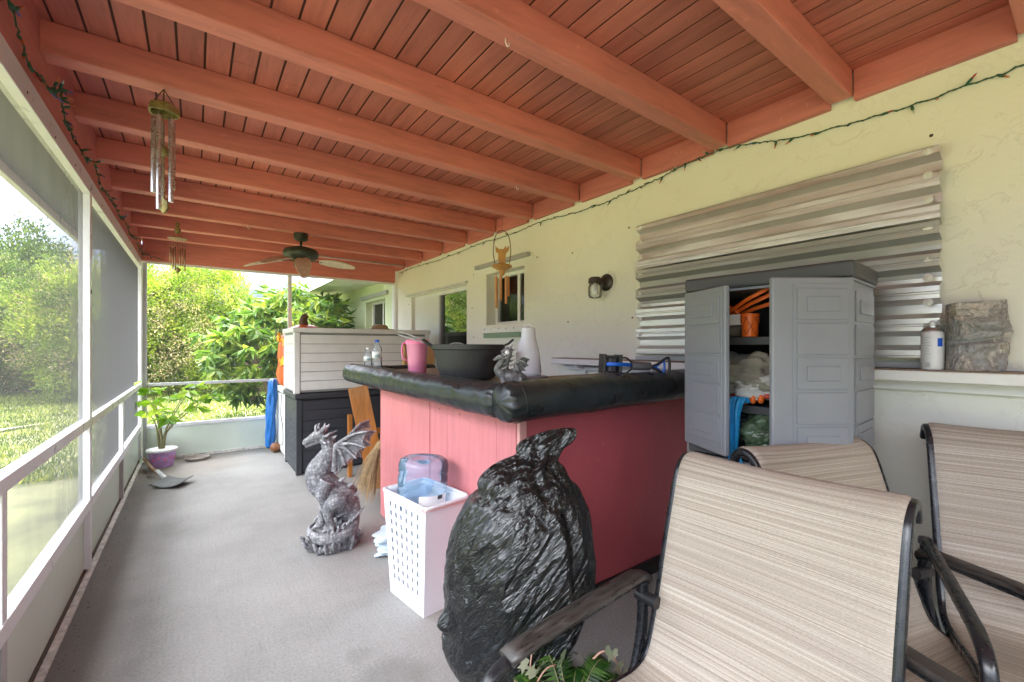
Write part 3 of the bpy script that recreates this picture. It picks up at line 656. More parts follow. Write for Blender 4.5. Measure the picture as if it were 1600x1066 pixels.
for ang, z, r in ((-2.62, 1.12, .07), (-2.5, 1.36, .075), (-2.95, 1.40, .06)):
    p = starpoly(0, 0, r, 5, r * .5); ca, sa = math.cos(ang), math.sin(ang)
    mt = Matrix.Translation((1.10 + .30 * ca, 5.82 + .30 * sa, z)) @ Matrix.Rotation(ang - math.pi / 2, 4, 'Z')
    m = MB(); m.prism(p, -.01, .018, mt); m.build('cut_out', 'pumpkin_yellow', bd)
# straw hat on the lid
m = MB(); m.lathe([(.17, 0), (.165, .012), (.10, .018), (.09, .05), (.06, .066), (0, .068)], (1.78, 5.1, 1.489), 40)
tag(m.build('straw_hat', M('straw', (.36, .26, .14), .8, bump=.3), None, smooth=True), 'low brown straw hat lying on the white deck box lid', 'hat')
# wooden chair beside the dark box + chair showing above the bar
M('honey_wood', (.40, .15, .03), .35, var=.25, scale=4, stretch=(6, 6, 1), bump=.1, coat=.3)
M('honey_wood2', (.50, .27, .10), .4, var=.2, scale=4, stretch=(6, 6, 1))
wc = thing('wooden_chair_frame', 'honey coloured wooden frame standing before the dark deck box', 'frame', (1.3, 4.35, 0))
MB().box(1.22, 1.262, 4.40, 4.44, 0, .62).build('leg', 'honey_wood', wc, bevel=.004); MB().box(1.72, 1.762, 4.40, 4.44, 0, .62).build('leg', 'honey_wood', wc, bevel=.004)
MB().box(1.2625, 1.72, 4.405, 4.435, .40, .455).build('rail', 'honey_wood', wc, bevel=.003); MB().box(1.2625, 1.72, 4.412, 4.43, .30, .335).build('rail', 'honey_wood', wc, bevel=.003)
m = MB(); m.bar((1.36, 3.92, .0), (1.19, 3.99, .93), .17, .022, up=(.3, 1, 0)); tag(m.build('wooden_board', 'honey_wood', None, bevel=.003), 'tall honey brown wooden board leaning beside the bar end', 'board')
bc = thing('bar_chair', 'light wooden chair with rounded back standing behind the bar', 'chair', (1.95, 4.05, 0), R(20))
for sx in (-.2, .2):
    for sy in (-.18, .18): MB().box(sx - .018, sx + .018, sy - .018, sy + .018, 0, .70 if sy < 0 else 1.30).build('leg', 'honey_wood2', bc, local=True, bevel=.004)
MB().box(-.23, .23, -.21, .21, .70, .73).build('seat', 'honey_wood2', bc, local=True, bevel=.01)
m = MB(); m.grid(lambda u, v: ((u - .5) * .42, .18 + .05 * math.cos((u - .5) * 3), 1.10 + v * (.22 + .05 * math.cos((u - .5) * 3.1))), 16, 4); m.build('backrest', 'honey_wood2', bc, local=True, thick=.02, smooth=True)
# straw broom
br = thing('straw_broom', 'straw broom head poking out from behind the pink bar', 'broom', (1.22, 3.55, 0))
m = MB(); rs = np.random.RandomState(4)
for k in range(170):
    a = rs.uniform(-.5, .5); b = rs.uniform(-.25, .25); top = Vector((1.26 + b * .06, 3.58 + a * .06, .50)); bot = Vector((1.13 + b * .22 + rs.uniform(-.04, .04), 3.55 + a * .36, .05 + rs.uniform(0, .12)))
    m.tube([top, top.lerp(bot, .5) + Vector((-.012, 0, .01)), bot], [.003, .0025, .0012], 4)
m.build('bristles', M('bristle', (.42, .30, .16), .8, var=.35, scale=40), br)
m = MB(); m.tube([(1.26, 3.58, .47), (1.30, 3.6, 1.0)], .012, 8); m.build('handle', 'honey_wood', br, smooth=True)
# potted plant
pp = thing('potted_plant', 'leafy money tree in a lilac pot in the far left corner', 'potted plant', (-.29, 6.02, 0))
m = MB(); m.lathe([(.095, 0), (.10, .004), (.122, .165), (.132, .168), (.134, .188), (.122, .19), (.115, .165), (.0, .16)], (-.29, 6.02, 0), 40)
po = m.build('pot', M('lilac', (.50, .30, .62), .35, var=.25, scale=14), pp, smooth='auto')
m = MB(); m.lathe([(.1345, .166), (.1365, .168), (.1375, .188), (.134, .191)], (-.29, 6.02, 0), 40); m.build('rim', M('rim_white', (.75, .75, .78), .4), po, smooth=True)
m = MB(); m.lathe([(.0, .165), (.114, .158)], (-.29, 6.02, 0), 24); m.build('soil', 'rot', po)
for k in range(6):
    a = -2.2 + k * .45; p = starpoly(0, 0, .022, 5, .01); mt = Matrix.Translation((-.29 + .112 * math.cos(a), 6.02 + .112 * math.sin(a), .09 + .02 * (k % 2))) @ Matrix.Rotation(a - math.pi / 2, 4, 'Z')
    m = MB(); m.prism(p, -.004, .004, mt); m.build('flower_print', M('pink_print', (.75, .2, .4), .5), po)
q = random.Random(12); st = MB(); lv = MB(); rs = np.random.RandomState(3); hubs = []
for k in range(8):
    a = k * 1.35 - .9; L = q.uniform(.32, .62); top = (-.29 + .03 * math.cos(a) + math.cos(a) * L * .75, 6.0 + min(.18, math.sin(a) * L * .7), .58 + q.uniform(0, .36))
    if top[0] < -.43: top = (-.43 + .03 * k / 8, top[1], top[2])
    base = (-.29 + .012 * math.cos(a), 6.02 + .012 * math.sin(a), .15, .016)
    stube(st, [base, (-.29 + .04 * math.cos(a), 6.02 + .04 * math.sin(a), .36, .010), ((-.29 + top[0]) / 2, (6.02 + top[1]) / 2, .5 + (top[2] - .6) * .4, .006), (*top, .004)], 5, 7)
    hubs.append(top)
    for j in range(1): 
        h2 = (top[0] + q.uniform(-.17, .2), min(6.2, top[1] + q.uniform(-.25, .12)), top[2] + q.uniform(-.16, .12)); hubs.append(h2); stube(st, [(*top, .003), (*h2, .0022)], 3, 5)
for h in hubs:
    dr = [(math.cos(i * 1.05 + h[0] * 9), math.sin(i * 1.05 + h[0] * 9), q.uniform(-.55, .15)) for i in range(6)]
    leaves(lv, np.array([h] * 6), np.array(dr), .145, .07, rs, fold=.12, droop=.22)
for h in ((-.38, 5.75, .98), (-.30, 5.7, .93), (-.22, 5.85, .85)):
    pass
st.build('stem', M('stem_green', (.18, .17, .08), .7), pp, smooth=True); lv.build('foliage', 'pot_leaf', pp, clean=False)
sa = MB(); sa.lathe([(.0, .004), (.10, .002), (.118, .03), (.122, .03), (.104, .0), (.0, .0)], (.02, 6.14, .0), 36)
tag(sa.build('plant_saucer', M('saucer_grey', (.34, .31, .28), .7), None, smooth='auto'), 'shallow empty grey plant saucer against the end kick panel', 'saucer')
# shovel on the floor
sv_ = thing('square_shovel', 'short wooden handled black shovel lying on the concrete by the plant pot', 'shovel', (-.3, 5.45, 0))
m = MB(); m.tube([(-.435, 6.02, .10), (-.36, 5.70, .065), (-.27, 5.42, .04)], .017, 10); m.build('handle', M('old_wood', (.27, .15, .09), .7, var=.35, scale=20, bump=.2), sv_, smooth=True)
m = MB(); m.tube([(-.305, 5.55, .052), (-.24, 5.33, .035), (-.20, 5.22, .02)], [.022, .02, .012], 10); m.build('socket', 'grey_alu', sv_, smooth=True)
mt = Matrix.Translation((-.17, 5.14, .012)) @ Matrix.Rotation(R(-36), 4, 'Z') @ Matrix.Rotation(R(8), 4, 'X')
m = MB(); m.grid(lambda u, v: mt @ Vector(((u - .5) * .27 * (1 - .12 * v), (v - .5) * .22, .012 + .03 * abs(u - .5) ** 2 * 4 - .01 * v)), 14, 8); m.build('blade', 'black_iron', sv_, thick=.005, smooth=True)
# ------------------------------------------------------------------ things on the bar (top at z 1.112)
ZT = 1.113
clear('clear_pet', (.96, .98, 1.), 1.4, .04, .16, (.85, .9, .93)); clear('pet_blue', (.82, .91, .99), 1.38, .05, .2, (.4, .68, 1.)); clear('jar_glass', (.95, .97, .95), 1.5, .08, .25, (.8, .82, .78))
M('cap_blue', (.01, .09, .55), .35); M('label_white', (.78, .8, .82), .45); M('label_teal', (.05, .3, .32), .5)
clear('pink_plastic', (.98, .6, .76), 1.4, .3, .68, (.95, .32, .52)); M('pink_lid', (.92, .24, .46), .4)
def bottle(label, x, y, h, r, cap, name='water_bottle'):
    t = thing(name, label, 'bottle', (x, y, ZT))
    pr = [(.0, .0), (r * .85, 0), (r, .01)]
    for k in range(7): z = h * (.06 + .07 * k); pr += [(r, z), (r * .96, z + h * .02), (r, z + h * .04)]
    pr += [(r, h * .62), (r * .9, h * .72), (r * .5, h * .86), (r * .38, h * .9), (r * .38, h * .93)]
    MB().lathe(pr, (x, y, ZT), 28).build('body', 'clear_pet', t, smooth=True)
    MB().lathe([(r * .42, h * .925), (r * .42, h), (0, h)], (x, y, ZT), 20).build('cap', cap, t, smooth='auto')
    lb = MB().lathe([(r * 1.012, h * .40), (r * 1.012, h * .62)], (x, y, ZT), 28); l_ = lb.build('paper_label', 'label_white', t, smooth=True)
    m = MB()
    for k in range(7): a = -2.2 + k * .12; m.box(-.002, .002, -.001, .001, h * .45, h * (.5 + .02 * (k % 3)), Matrix.Translation((x, y, ZT)) @ Matrix.Rotation(a, 4, 'Z') @ Matrix.Translation((r * 1.02, 0, 0)))
    m.build('print', 'label_teal', l_)
    return t
bottle('smaller clear water bottle without bright cap at the far end of the bar', 1.10, 3.42, .175, .033, 'label_white')
bottle('taller clear water bottle with blue cap at the far end of the bar', 1.13, 3.30, .235, .038, 'cap_blue')
pt = thing('pitcher', 'tall pink plastic pitcher with lid and handle on the bar', 'pitcher', (1.16, 2.62, ZT))
MB().lathe([(.0, 0), (.052, 0), (.056, .006), (.062, .1), (.070, .205), (.067, .205), (.058, .1), (.052, .01), (0, .008)], (1.16, 2.62, ZT), 36).build('body', 'pink_plastic', pt, smooth='auto')
MB().lathe([(.074, .200), (.076, .222), (.066, .23), (.05, .228), (.048, .222), (0, .22)], (1.16, 2.62, ZT), 36).build('lid', 'pink_lid', pt, smooth='auto')
hd = Vector((-.806, .591, 0)); m = MB(); c0 = Vector((1.16, 2.62, ZT))
m.sweep([c0 + hd * .066 + Vector((0, 0, .212)), c0 + hd * .092 + Vector((0, 0, .205)), c0 + hd * .1 + Vector((0, 0, .17)), c0 + hd * .094 + Vector((0, 0, .11)), c0 + hd * .06 + Vector((0, 0, .09))], hd.cross(Vector((0, 0, 1))), .022, .010); m.build('handle', 'pink_lid', pt, smooth=True)
# cast iron pot
pc = thing('cast_iron_pot', 'large black cast iron pot with lug handle on the bar', 'pot', (1.235, 2.10, ZT))
rot = Matrix.Translation((1.235, 2.10, ZT)) @ Matrix.Rotation(R(-36), 4, 'Z')
m = MB(); m.lathe([(.0, .0), (.125, .0), (.150, .012), (.165, .05), (.185, .125), (.195, .165), (.206, .170), (.208, .195), (.196, .197), (.186, .17), (.172, .12), (.15, .05), (.12, .02), (0, .016)], (0, 0, 0), 56, sx=1., sy=.86, mat=rot)
m.build('body', 'black_iron', pc, smooth='auto')
for s in (-1, 1):
    m = MB(); m.sweep([rot @ Vector((s * .19, -.05, .185)), rot @ Vector((s * .225, -.045, .20)), rot @ Vector((s * .25, -.02, .222)), rot @ Vector((s * .25, .02, .222)), rot @ Vector((s * .225, .045, .20)), rot @ Vector((s * .19, .05, .185))], (0, 0, 1), .012, .014); m.build('lug_handle', 'black_iron', pc, smooth=True)
ld = thing('glass_lid', 'round glass lid with steel rim standing behind the black pot', 'lid', (1.5, 2.65, ZT))
mt = Matrix.Translation((1.50, 2.72, ZT + .105)) @ Matrix.Rotation(R(-38), 4, 'Z') @ Matrix.Rotation(R(74), 4, 'X')
MB().lathe([(.11, 0), (.08, .018), (.04, .028), (0, .03)], (0, 0, 0), 36, mat=mt).build('dome', 'jar_glass', ld, smooth=True)
m = MB(); m.tube([mt @ Vector((.11 * math.cos(t), .11 * math.sin(t), 0)) for t in [i * 6.2832 / 36 for i in range(36)]], .004, 6, closed=True); m.build('rim', 'grey_alu', ld, smooth=True)
tg = thing('tongs', 'black handled tongs resting in the black pot and pointing left', 'tongs', (1.17, 2.25, 1.3))
for o in (0, .02):
    m = MB(); m.tube([(1.20, 2.28, 1.28 + o * .2), (1.03, 2.42, 1.345 + o), (.97, 2.47, 1.37 + o)], [.005, .004, .003], 6); m.build('arm', 'grey_alu', tg, smooth=True)
m = MB(); stube(m, [(1.14, 2.33, 1.295, .008), (1.18, 2.29, 1.285, .013), (1.24, 2.24, 1.27, .012)], 4, 8); m.build('grip', 'black_plastic', tg, smooth=True)
# small dragon figurine and big dragon statue
def darkstone(name, base, hi):
    m, n, b, l = newmat(name); v = coords(n, l)
    g = n.nodes.new("ShaderNodeNewGeometry"); t = node(n, "ShaderNodeTexNoise", Scale=38., Detail=7., Roughness=.7); l.new(v, t.inputs['Vector'])
    vo = node(n, "ShaderNodeTexVoronoi", Scale=120.); l.new(v, vo.inputs['Vector'])
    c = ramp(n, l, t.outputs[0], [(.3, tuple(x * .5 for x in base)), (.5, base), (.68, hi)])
    pr = ramp(n, l, g.outputs['Pointiness'], [(.44, (.3, .3, .3)), (.5, (.95, .95, .95)), (.56, (2.2, 2.2, 2.2))]); c = mixc(n, l, 1., c, pr, 'MULTIPLY')  # shaded creases and highlighted edges painted into the stone colour
    l.new(c, b.inputs['Base Color']); b.inputs['Roughness'].default_value = .6
    p = addbump(n, l, b, vo.outputs['Distance'], .35, .003); addbump(n, l, b, t.outputs[0], .4, .004, p)
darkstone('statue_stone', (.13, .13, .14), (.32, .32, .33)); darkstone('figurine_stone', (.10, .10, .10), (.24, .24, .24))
def wing(root, elbow, tips, base, mat, parent, name='wing', th=.008, local=True, seg=7, bone=.013):
    """bat wing: bones from elbow to each tip, scalloped membrane between neighbouring tips, joined into one mesh"""
    m = MB(); el = Vector(elbow); rt = Vector(root)
    stube(m, [(*rt, bone * 1.5), (*((rt + el) / 2 + Vector((0, 0, .012))), bone * 1.2), (*el, bone * 1.1)], 4, 8)
    T = [Vector(t) for t in tips] + [Vector(base)]
    for t in T[:-1]:
        mid = (el + t) / 2 + Vector((0, 0, .02)); stube(m, [(*el, bone), (*mid, bone * .7), (*t, bone * .22)], 5, 7)
    for a, b in zip(T, T[1:]):
        for s in (0, 1):
            pass
        def fn(u, v, a=a, b=b):
            e = a.lerp(b, v); sag = 1 - .17 * (4 * v * (1 - v)) ; p = el.lerp(e, u * sag + .0); lift = .02 * math.sin(u * math.pi)
            bulge = Vector((0, .018 * math.sin(math.pi * v) * u, 0)); return p + Vector((0, 0, lift)) * (1 - .6 * math.sin(math.pi * v)) + bulge
        g = MB(); g.grid(fn, seg, seg); o = len(m.v); nv = len(g.v)
        m.v += g.v + [(x, y + th, z) for x, y, z in g.v]
        m.f += [tuple(i + o for i in f) for f in g.f] + [tuple(i + o + nv for i in f[::-1]) for f in g.f]
        W = seg + 1; rim = [i * W for i in range(W)] + [seg * W + j for j in range(1, W)] + [i * W + seg for i in range(seg - 1, -1, -1)] + [j for j in range(seg - 1, 0, -1)]
        for i in range(len(rim)): p, q = rim[i], rim[(i + 1) % len(rim)]; m.f.append((o + p, o + q, o + nv + q, o + nv + p))
    return m
st = thing('dragon_statue', 'grey stone dragon statue with raised wings sitting on a rocky base', 'statue', (.735, 2.96, 0), R(-36.25))
body = MB()
# neck, chest, trunk
stube(body, [(-.085, 0, .70, .030), (-.050, 0, .675, .042), (-.035, 0, .62, .050), (-.065, 0, .55, .068), (-.10, 0, .48, .084), (-.085, 0, .41, .090), (-.02, .0, .35, .088), (.05, .01, .29, .098), (.075, .01, .21, .095)], 6, 16)
# head: skull, snout, jaw
stube(body, [(-.065, 0, .715, .036), (-.10, 0, .722, .040), (-.13, 0, .708, .032), (-.165, 0, .687, .024), (-.195, 0, .668, .021), (-.205, 0, .664, .012)], 6, 14)
stube(body, [(-.09, 0, .69, .024), (-.13, 0, .672, .018), (-.165, 0, .655, .014), (-.19, 0, .645, .010)], 5, 10)
for s in (-1, 1):
    stube(body, [(-.085, s * .022, .74, .016), (-.06, s * .03, .768, .012), (-.045, s * .034, .80 - .01 * s, .002)], 4, 8)        # horns
    stube(body, [(-.11, s * .02, .745, .012), (-.115, s * .022, .775, .009), (-.105, s * .02, .80, .0015)], 4, 8)
    stube(body, [(-.06, s * .03, .71, .014), (-.03, s * .05, .725, .008), (.0, s * .065, .742, .001)], 4, 8)                    # ears / cheek spikes
    stube(body, [(-.07, s * .03, .69, .012), (-.045, s * .05, .68, .007), (-.02, s * .058, .675, .001)], 4, 8)
    body.ball((-.125, s * .028, .725), (.012, .008, .008), 8); body.ball((-.197, s * .012, .681), .008, 8)
    body.ball((-.118, s * .026, .738), (.02, .009, .007), 8)
for i in range(9):                                                                                                        # crest down the neck and back
    P = [(-.05, .72), (-.012, .70), (.012, .655), (.012, .60), (.0, .54), (.01, .48), (.045, .43), (.095, .39), (.14, .33)][i]; D = (.03, .02)
    stube(body, [(P[0] - .01, 0, P[1] - .01, .016), (P[0] + D[0] * .6, 0, P[1] + D[1] * .6, .008), (P[0] + D[0], 0, P[1] + D[1], .001)], 3, 6)
# front legs
for s, dx in ((-1, .03), (1, -.035)):
    stube(body, [(-.05 + dx, s * .065, .44, .048), (-.075 + dx, s * .085, .37, .042), (-.065 + dx, s * .088, .30, .030), (-.085 + dx, s * .09, .23, .026), (-.09 + dx, s * .092, .175, .028), (-.115 + dx, s * .092, .155, .024)], 5, 12)
    for f in (-1, 0, 1): stube(body, [(-.105 + dx, s * .092 + f * .02, .16, .014), (-.14 + dx, s * .092 + f * .032, .155, .012), (-.16 + dx, s * .092 + f * .038, .13, .003)], 4, 8)
# hind legs
for s in (-1, 1):
    stube(body, [(.08, s * .07, .30, .062), (.045, s * .10, .31, .058), (.01, s * .12, .26, .042), (.02, s * .125, .20, .032), (.045, s * .13, .155, .026), (.01, s * .13, .14, .024)], 6, 12)
    for f in (-1, 0, 1): stube(body, [(.02, s * .13 + f * .018, .145, .013), (-.02, s * .13 + f * .028, .14, .011), (-.045, s * .13 + f * .032, .12, .003)], 4, 8)
# tail sweeping round the base
stube(body, [(.10, .03, .24, .085), (.16, .01, .19, .06), (.185, -.04, .15, .048), (.165, -.10, .12, .042), (.11, -.155, .105, .040), (.03, -.185, .10, .038), (-.06, -.18, .105, .034), (-.13, -.14, .12, .028), (-.17, -.07, .13, .020), (-.175, .0, .135, .012), (-.16, .05, .14, .003)], 7, 12)
for i in range(12):
    a = i * .2 - .1; P = Vector((.19 * math.cos(a) + .02, -.18 * math.sin(a), .25 - .012 * i)); body.tube([P - Vector((0, 0, .03)), P + Vector((.02 * math.cos(a), -.02 * math.sin(a), .012))], [.016, .002], 6)
for i, (x, y, z) in enumerate(body.v):
    k = 1 - .24 * min(1, max(0, (.36 - z) / .18)); body.v[i] = (x * k - .01 * (1 - k) * 4, y * k, z)
def scales(p):
    return .0016 * (abs(math.sin(p.x * 150 + 40 * p.z)) * abs(math.sin(p.z * 130 - 30 * p.x)) - .4) + .001 * noise.noise(p * 120)
fuse(body, .0048, 'body', 'statue_stone', st, True, disp2=scales, smooth_it=1)
wg = wing((.02, -.055, .50), (.045, -.10, .675), [(.262, -.12, .77), (.245, -.125, .665), (.185, -.12, .595), (.11, -.105, .545)], (.05, -.06, .47), None, st)
fuse(wg, .0042, 'wing', 'statue_stone', st, True, disp=.0012, dscale=70)
wg = wing((.02, .055, .50), (.05, .12, .69), [(.13, .30, .77), (.19, .27, .69), (.17, .22, .60), (.12, .16, .53)], (.05, .06, .47), None, st)
fuse(wg, .0045, 'wing', 'statue_stone', st, True, disp=.0012, dscale=70)
rk = MB(); q = random.Random(8)
rk.lathe([(.0, 0), (.17, 0), (.185, .03), (.165, .09), (.12, .13), (.0, .15)], (0, 0, 0), 24)
for i in range(64):
    a = q.uniform(0, 6.283); r = q.uniform(.13, .195); h = q.uniform(.04, .11); mt = Matrix.Translation((r * math.cos(a), r * math.sin(a), q.uniform(.0, .05))) @ Matrix.Rotation(a, 4, 'Z') @ Matrix.Rotation(q.uniform(.1, .8), 4, 'Y') @ Matrix.Rotation(q.uniform(0, 3), 4, 'Z')
    s = q.uniform(.013, .027); rk.lathe([(s, -.02), (s * 1.1, h * .6), (.0, h)], (0, 0, 0), 5, mat=mt)
for i in range(16):
    a = q.uniform(0, 6.283); r = q.uniform(.03, .12); mt = Matrix.Translation((r * math.cos(a), r * math.sin(a), .10)) @ Matrix.Rotation(q.uniform(-.5, .5), 4, 'Y'); rk.lathe([(.03, -.03), (.028, .05), (.0, .085)], (0, 0, 0), 5, mat=mt)
rk.v = [(x * .78 - .01, y * .78, max(z, .0)) for x, y, z in rk.v]
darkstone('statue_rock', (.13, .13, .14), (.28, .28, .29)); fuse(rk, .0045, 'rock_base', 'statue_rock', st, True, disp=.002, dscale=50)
# figurine on bar corner
fg = thing('dragon_figurine', 'small dark grey two-headed dragon figurine on the bar corner', 'figurine', (1.19, 1.64, ZT), R(-36))
b = MB()
stube(b, [(-.035, 0, .03, .03), (.0, 0, .038, .038), (.04, 0, .034, .036), (.07, 0, .02, .024), (.05, -.03, .012, .012), (.0, -.045, .01, .007)], 5, 12)
for dx, dy, h in ((-.035, -.01, .0), (.0, .012, .035)):
    stube(b, [(dx + .01, dy, .04, .022), (dx - .022, dy, .075, .018), (dx - .012, dy, .105 + h * .6, .014), (dx + .004, dy, .125 + h, .011)], 5, 10)
    stube(b, [(dx + .012, dy, .128 + h, .012), (dx - .012, dy, .135 + h, .013), (dx - .04, dy, .122 + h, .006)], 4, 8)
    for s in (-1, 1): stube(b, [(dx, dy + s * .006, .142 + h, .005), (dx + .02, dy + s * .014, .165 + h, .001)], 3, 6); stube(b, [(dx + .01, dy + s * .008, .13 + h, .005), (dx + .035, dy + s * .018, .14 + h, .001)], 3, 6)
    for k in range(4): stube(b, [(dx + .0, dy, .06 + k * .02 + h * .4, .006), (dx + .028, dy, .072 + k * .02 + h * .4, .001)], 3, 6)
for sx, sy in ((-.03, -.03), (-.03, .03), (.05, -.03), (.05, .03)): stube(b, [(sx, sy * .7, .035, .017), (sx, sy, .018, .012), (sx - .012, sy, .007, .010)], 4, 8)
wm_ = wing((.02, -.012, .06), (.02, -.02, .105), [(.095, -.03, .125), (.09, -.03, .095), (.075, -.03, .07)], (.045, -.02, .05), None, fg, th=.003, bone=.004)
o = len(b.v); b.v += wm_.v; b.f += [tuple(i + o for i in f) for f in wm_.f]
b.v = [(x, y, max(0, z)) for x, y, z in b.v]
fuse(b, .0024, 'body', 'figurine_stone', fg, True, disp=.0007, dscale=160)
m = MB(); m.ball((-.012, -.022, .158), .011, 10); m.build('orb', M('pearl', (.75, .75, .78), .15), fg, local=True, smooth=True)
# white tapered canister draped in plastic
wcn = thing('white_canister', 'tall white tapered plastic canister with grey foot behind the pot', 'canister', (1.60, 2.02, ZT), R(-36))
MB().lathe([(.0, .012), (.072, .012), (.078, .03), (.072, .10), (.070, .15), (.058, .20), (.044, .235), (.042, .285), (.040, .298), (0, .30)], (0, 0, 0), 32, sy=.8, wob=lambda a, z: 1 + .05 * math.sin(3 * a + z * 30)).build('body', 'label_white', wcn, local=True, smooth=True)
MB().lathe([(0, 0), (.085, 0), (.088, .008), (.075, .0115), (0, .0115)], (.02, 0, 0), 32, sx=1.15).build('foot', M('foot_grey', (.2, .19, .2), .5), wcn, local=True, smooth='auto')
m = MB()
for k in range(2): m.tube([(-.012 + .026 * k + .011 * math.cos(t), 0,   .312 + .011 * math.sin(t)) for t in [i * 6.2832 / 16 for i in range(16)]], .002, 6, closed=True)
m.build('ring', 'label_white', wcn, local=True, smooth=True)
# black and blue D-handled tool
tl = thing('scraper_tool', 'black and blue hand tool with caged head and D-shaped grip on the bar pad', 'hand tool', (1.70, 1.52, 1.205), R(-30)); tl.rotation_euler = (0, R(3), R(-30))
M('tool_blue', (.01, .12, .62), .35); M('tool_grey', (.09, .09, .10), .5)
m = MB(); m.box(-.012, 0, -.045, .045, -.045, .055); m.box(.068, .085, -.045, .045, -.045, .055)
for k in range(4): m.tube([(0, -.036 + k * .024, .04), (.068, -.036 + k * .024, .04)], .005, 6); m.tube([(0, -.036 + k * .024, -.035), (.068, -.036 + k * .024, -.035)], .005, 6)
m.build('cage_head', 'black_plastic', tl, local=True, bevel=.004)
m = MB(); m.tube([(.034, 0, -.04), (.034, 0, .05)], .020, 12); m.tube([(.056, .0, -.04), (.056, .0, .05)], .011, 12); m.build('roller', 'tool_grey', tl, local=True, smooth='auto')
m = MB(); m.sweep([(.0, -.047, .004), (.06, -.05, .006), (.12, -.02, .006), (.15, 0, .004)], (0, 0, 1), .02, .012); m.build('blue_shaft', 'tool_blue', tl, local=True, smooth=True)
m = MB()
for s in (-1, 1): m.tube([p[:3] for p in spline([(.08, 0, s * .035), (.12, 0, s * .04), (.15, 0, s * .018), (.165, 0, s * .01)], 5)], .005, 6)
m.build('wire_loop', 'black_plastic', tl, local=True, smooth=True)
m = MB(); m.tube([(.15, 0, .002), (.155, 0, .002), (.25, 0, .002), (.255, 0, .002)], [.02, .023, .021, .016], 14); m.build('sleeve', 'tool_grey', tl, local=True, smooth=True)
m = MB(); m.tube([p[:3] for p in spline([(.25, 0, .0), (.29, 0, .014), (.335, 0, .048), (.352, 0, .046), (.358, 0, 0), (.352, 0, -.038), (.335, 0, -.04), (.29, 0, -.012), (.25, 0, 0)], 5)], .0075, 8); m.build('d_grip', 'black_plastic', tl, local=True, smooth=True)
m = MB(); m.tube([p[:3] for p in spline([(.25, 0, .0), (.285, 0, .005), (.322, 0, .032), (.33, 0, 0), (.322, 0, -.027), (.285, 0, -.004), (.25, 0, 0)], 5)], .006, 8); m.build('grip_liner', 'tool_blue', tl, local=True, smooth=True)
# ------------------------------------------------------------------ shelf items
ZS = 1.2065
cn = thing('spray_can', 'white spray can with blue mark standing on the white wall shelf', 'spray can', (2.395, .402, ZS))
cx, cy = 2.395, .402
MB().lathe([(0, 0), (.034, 0), (.035, .003), (.035, .148), (.033, .152)], (cx, cy, ZS), 36).build('body', M('can_white', (.72, .73, .76), .3, var=.04), cn, smooth='auto')
MB().lathe([(.0345, .1505), (.034, .156), (.026, .166), (.018, .169), (.018, .174), (0, .175)], (cx, cy, ZS), 30).build('shoulder', M('can_metal', (.55, .55, .55), .3, .9), cn, smooth='auto')
MB().lathe([(.012, .173), (.011, .188), (.005, .196), (0, .197)], (cx, cy, ZS), 16).build('nozzle', 'label_white', cn, smooth=True)
rg = MB(); rg.tube([(cx + .0 + (.806 * (.04 + .022 * math.cos(t))), cy - .591 * (.04 + .022 * math.cos(t)), ZS + .190 + .010 * math.sin(t)) for t in [i * 6.2832 / 20 for i in range(20)]], .0028, 7, closed=True); rg.build('pull_ring', 'label_white', cn, smooth=True)
def patch(a0, a1, z0, z1, mat, name, r=.0355):
    m = MB(); m.grid(lambda u, v: (cx + r * math.cos(a0 + (a1 - a0) * u), cy + r * math.sin(a0 + (a1 - a0) * u), ZS + z0 + (z1 - z0) * v), 8, 1); return m.build(name, mat, cn, smooth=True)
va = math.atan2(-cy, -cx)   # towards the middle of the porch
patch(va + .42, va + .95, .092, .125, 'cap_blue', 'blue_mark'); M('print_grey', (.35, .36, .4), .5)
for k in range(7): patch(va - .75, va - .1 - .1 * (k % 3), .062 + .011 * k, .0635 + .011 * k, 'print_grey', 'print_line')
for k in range(9): patch(va - .62 + .05 * k, va - .60 + .05 * k + .012 * (k % 2), .010, .028, 'print_grey', 'barcode')
# bark slab
lg = MB()
def slab(u, v):
    a = u * 2 * math.pi; z = v * .262
    sx, sy = math.cos(a), math.sin(a); x = math.copysign(abs(sx) ** .45, sx) * .080; y = math.copysign(abs(sy) ** .6, sy) * .042
    p = Vector((sx * 1.2, sy * 1.2, z * 9)); d = .008 * noise.noise(p * 1.5) + .006 * noise.noise(p * 4) + .003 * noise.noise(p * 11)
    if sy < 0: d += .016 * max(0, noise.noise(Vector((x * 16, z * 14, 5)))) + .01 * math.exp(-((z - .17 + x * .3) / .02) ** 2) - .014 * math.exp(-((z - .115 - x * .1) / .008) ** 2) * (x < .03)
    return (x * (1 + d * 6) + .008 * math.sin(z * 13), y + sy * d * 1.6, z * (1 + .02 * sx) - 0)
lg.grid(slab, 150, 90)
o = len(lg.v); n1 = 151
lg.v += [(0, 0, .0), (0, 0, .262)]; W = 91
for i in range(150): lg.f.append((i * W, (i + 1) * W, o)); lg.f.append(((i + 1) * W + 90, i * W + 90, o + 1))
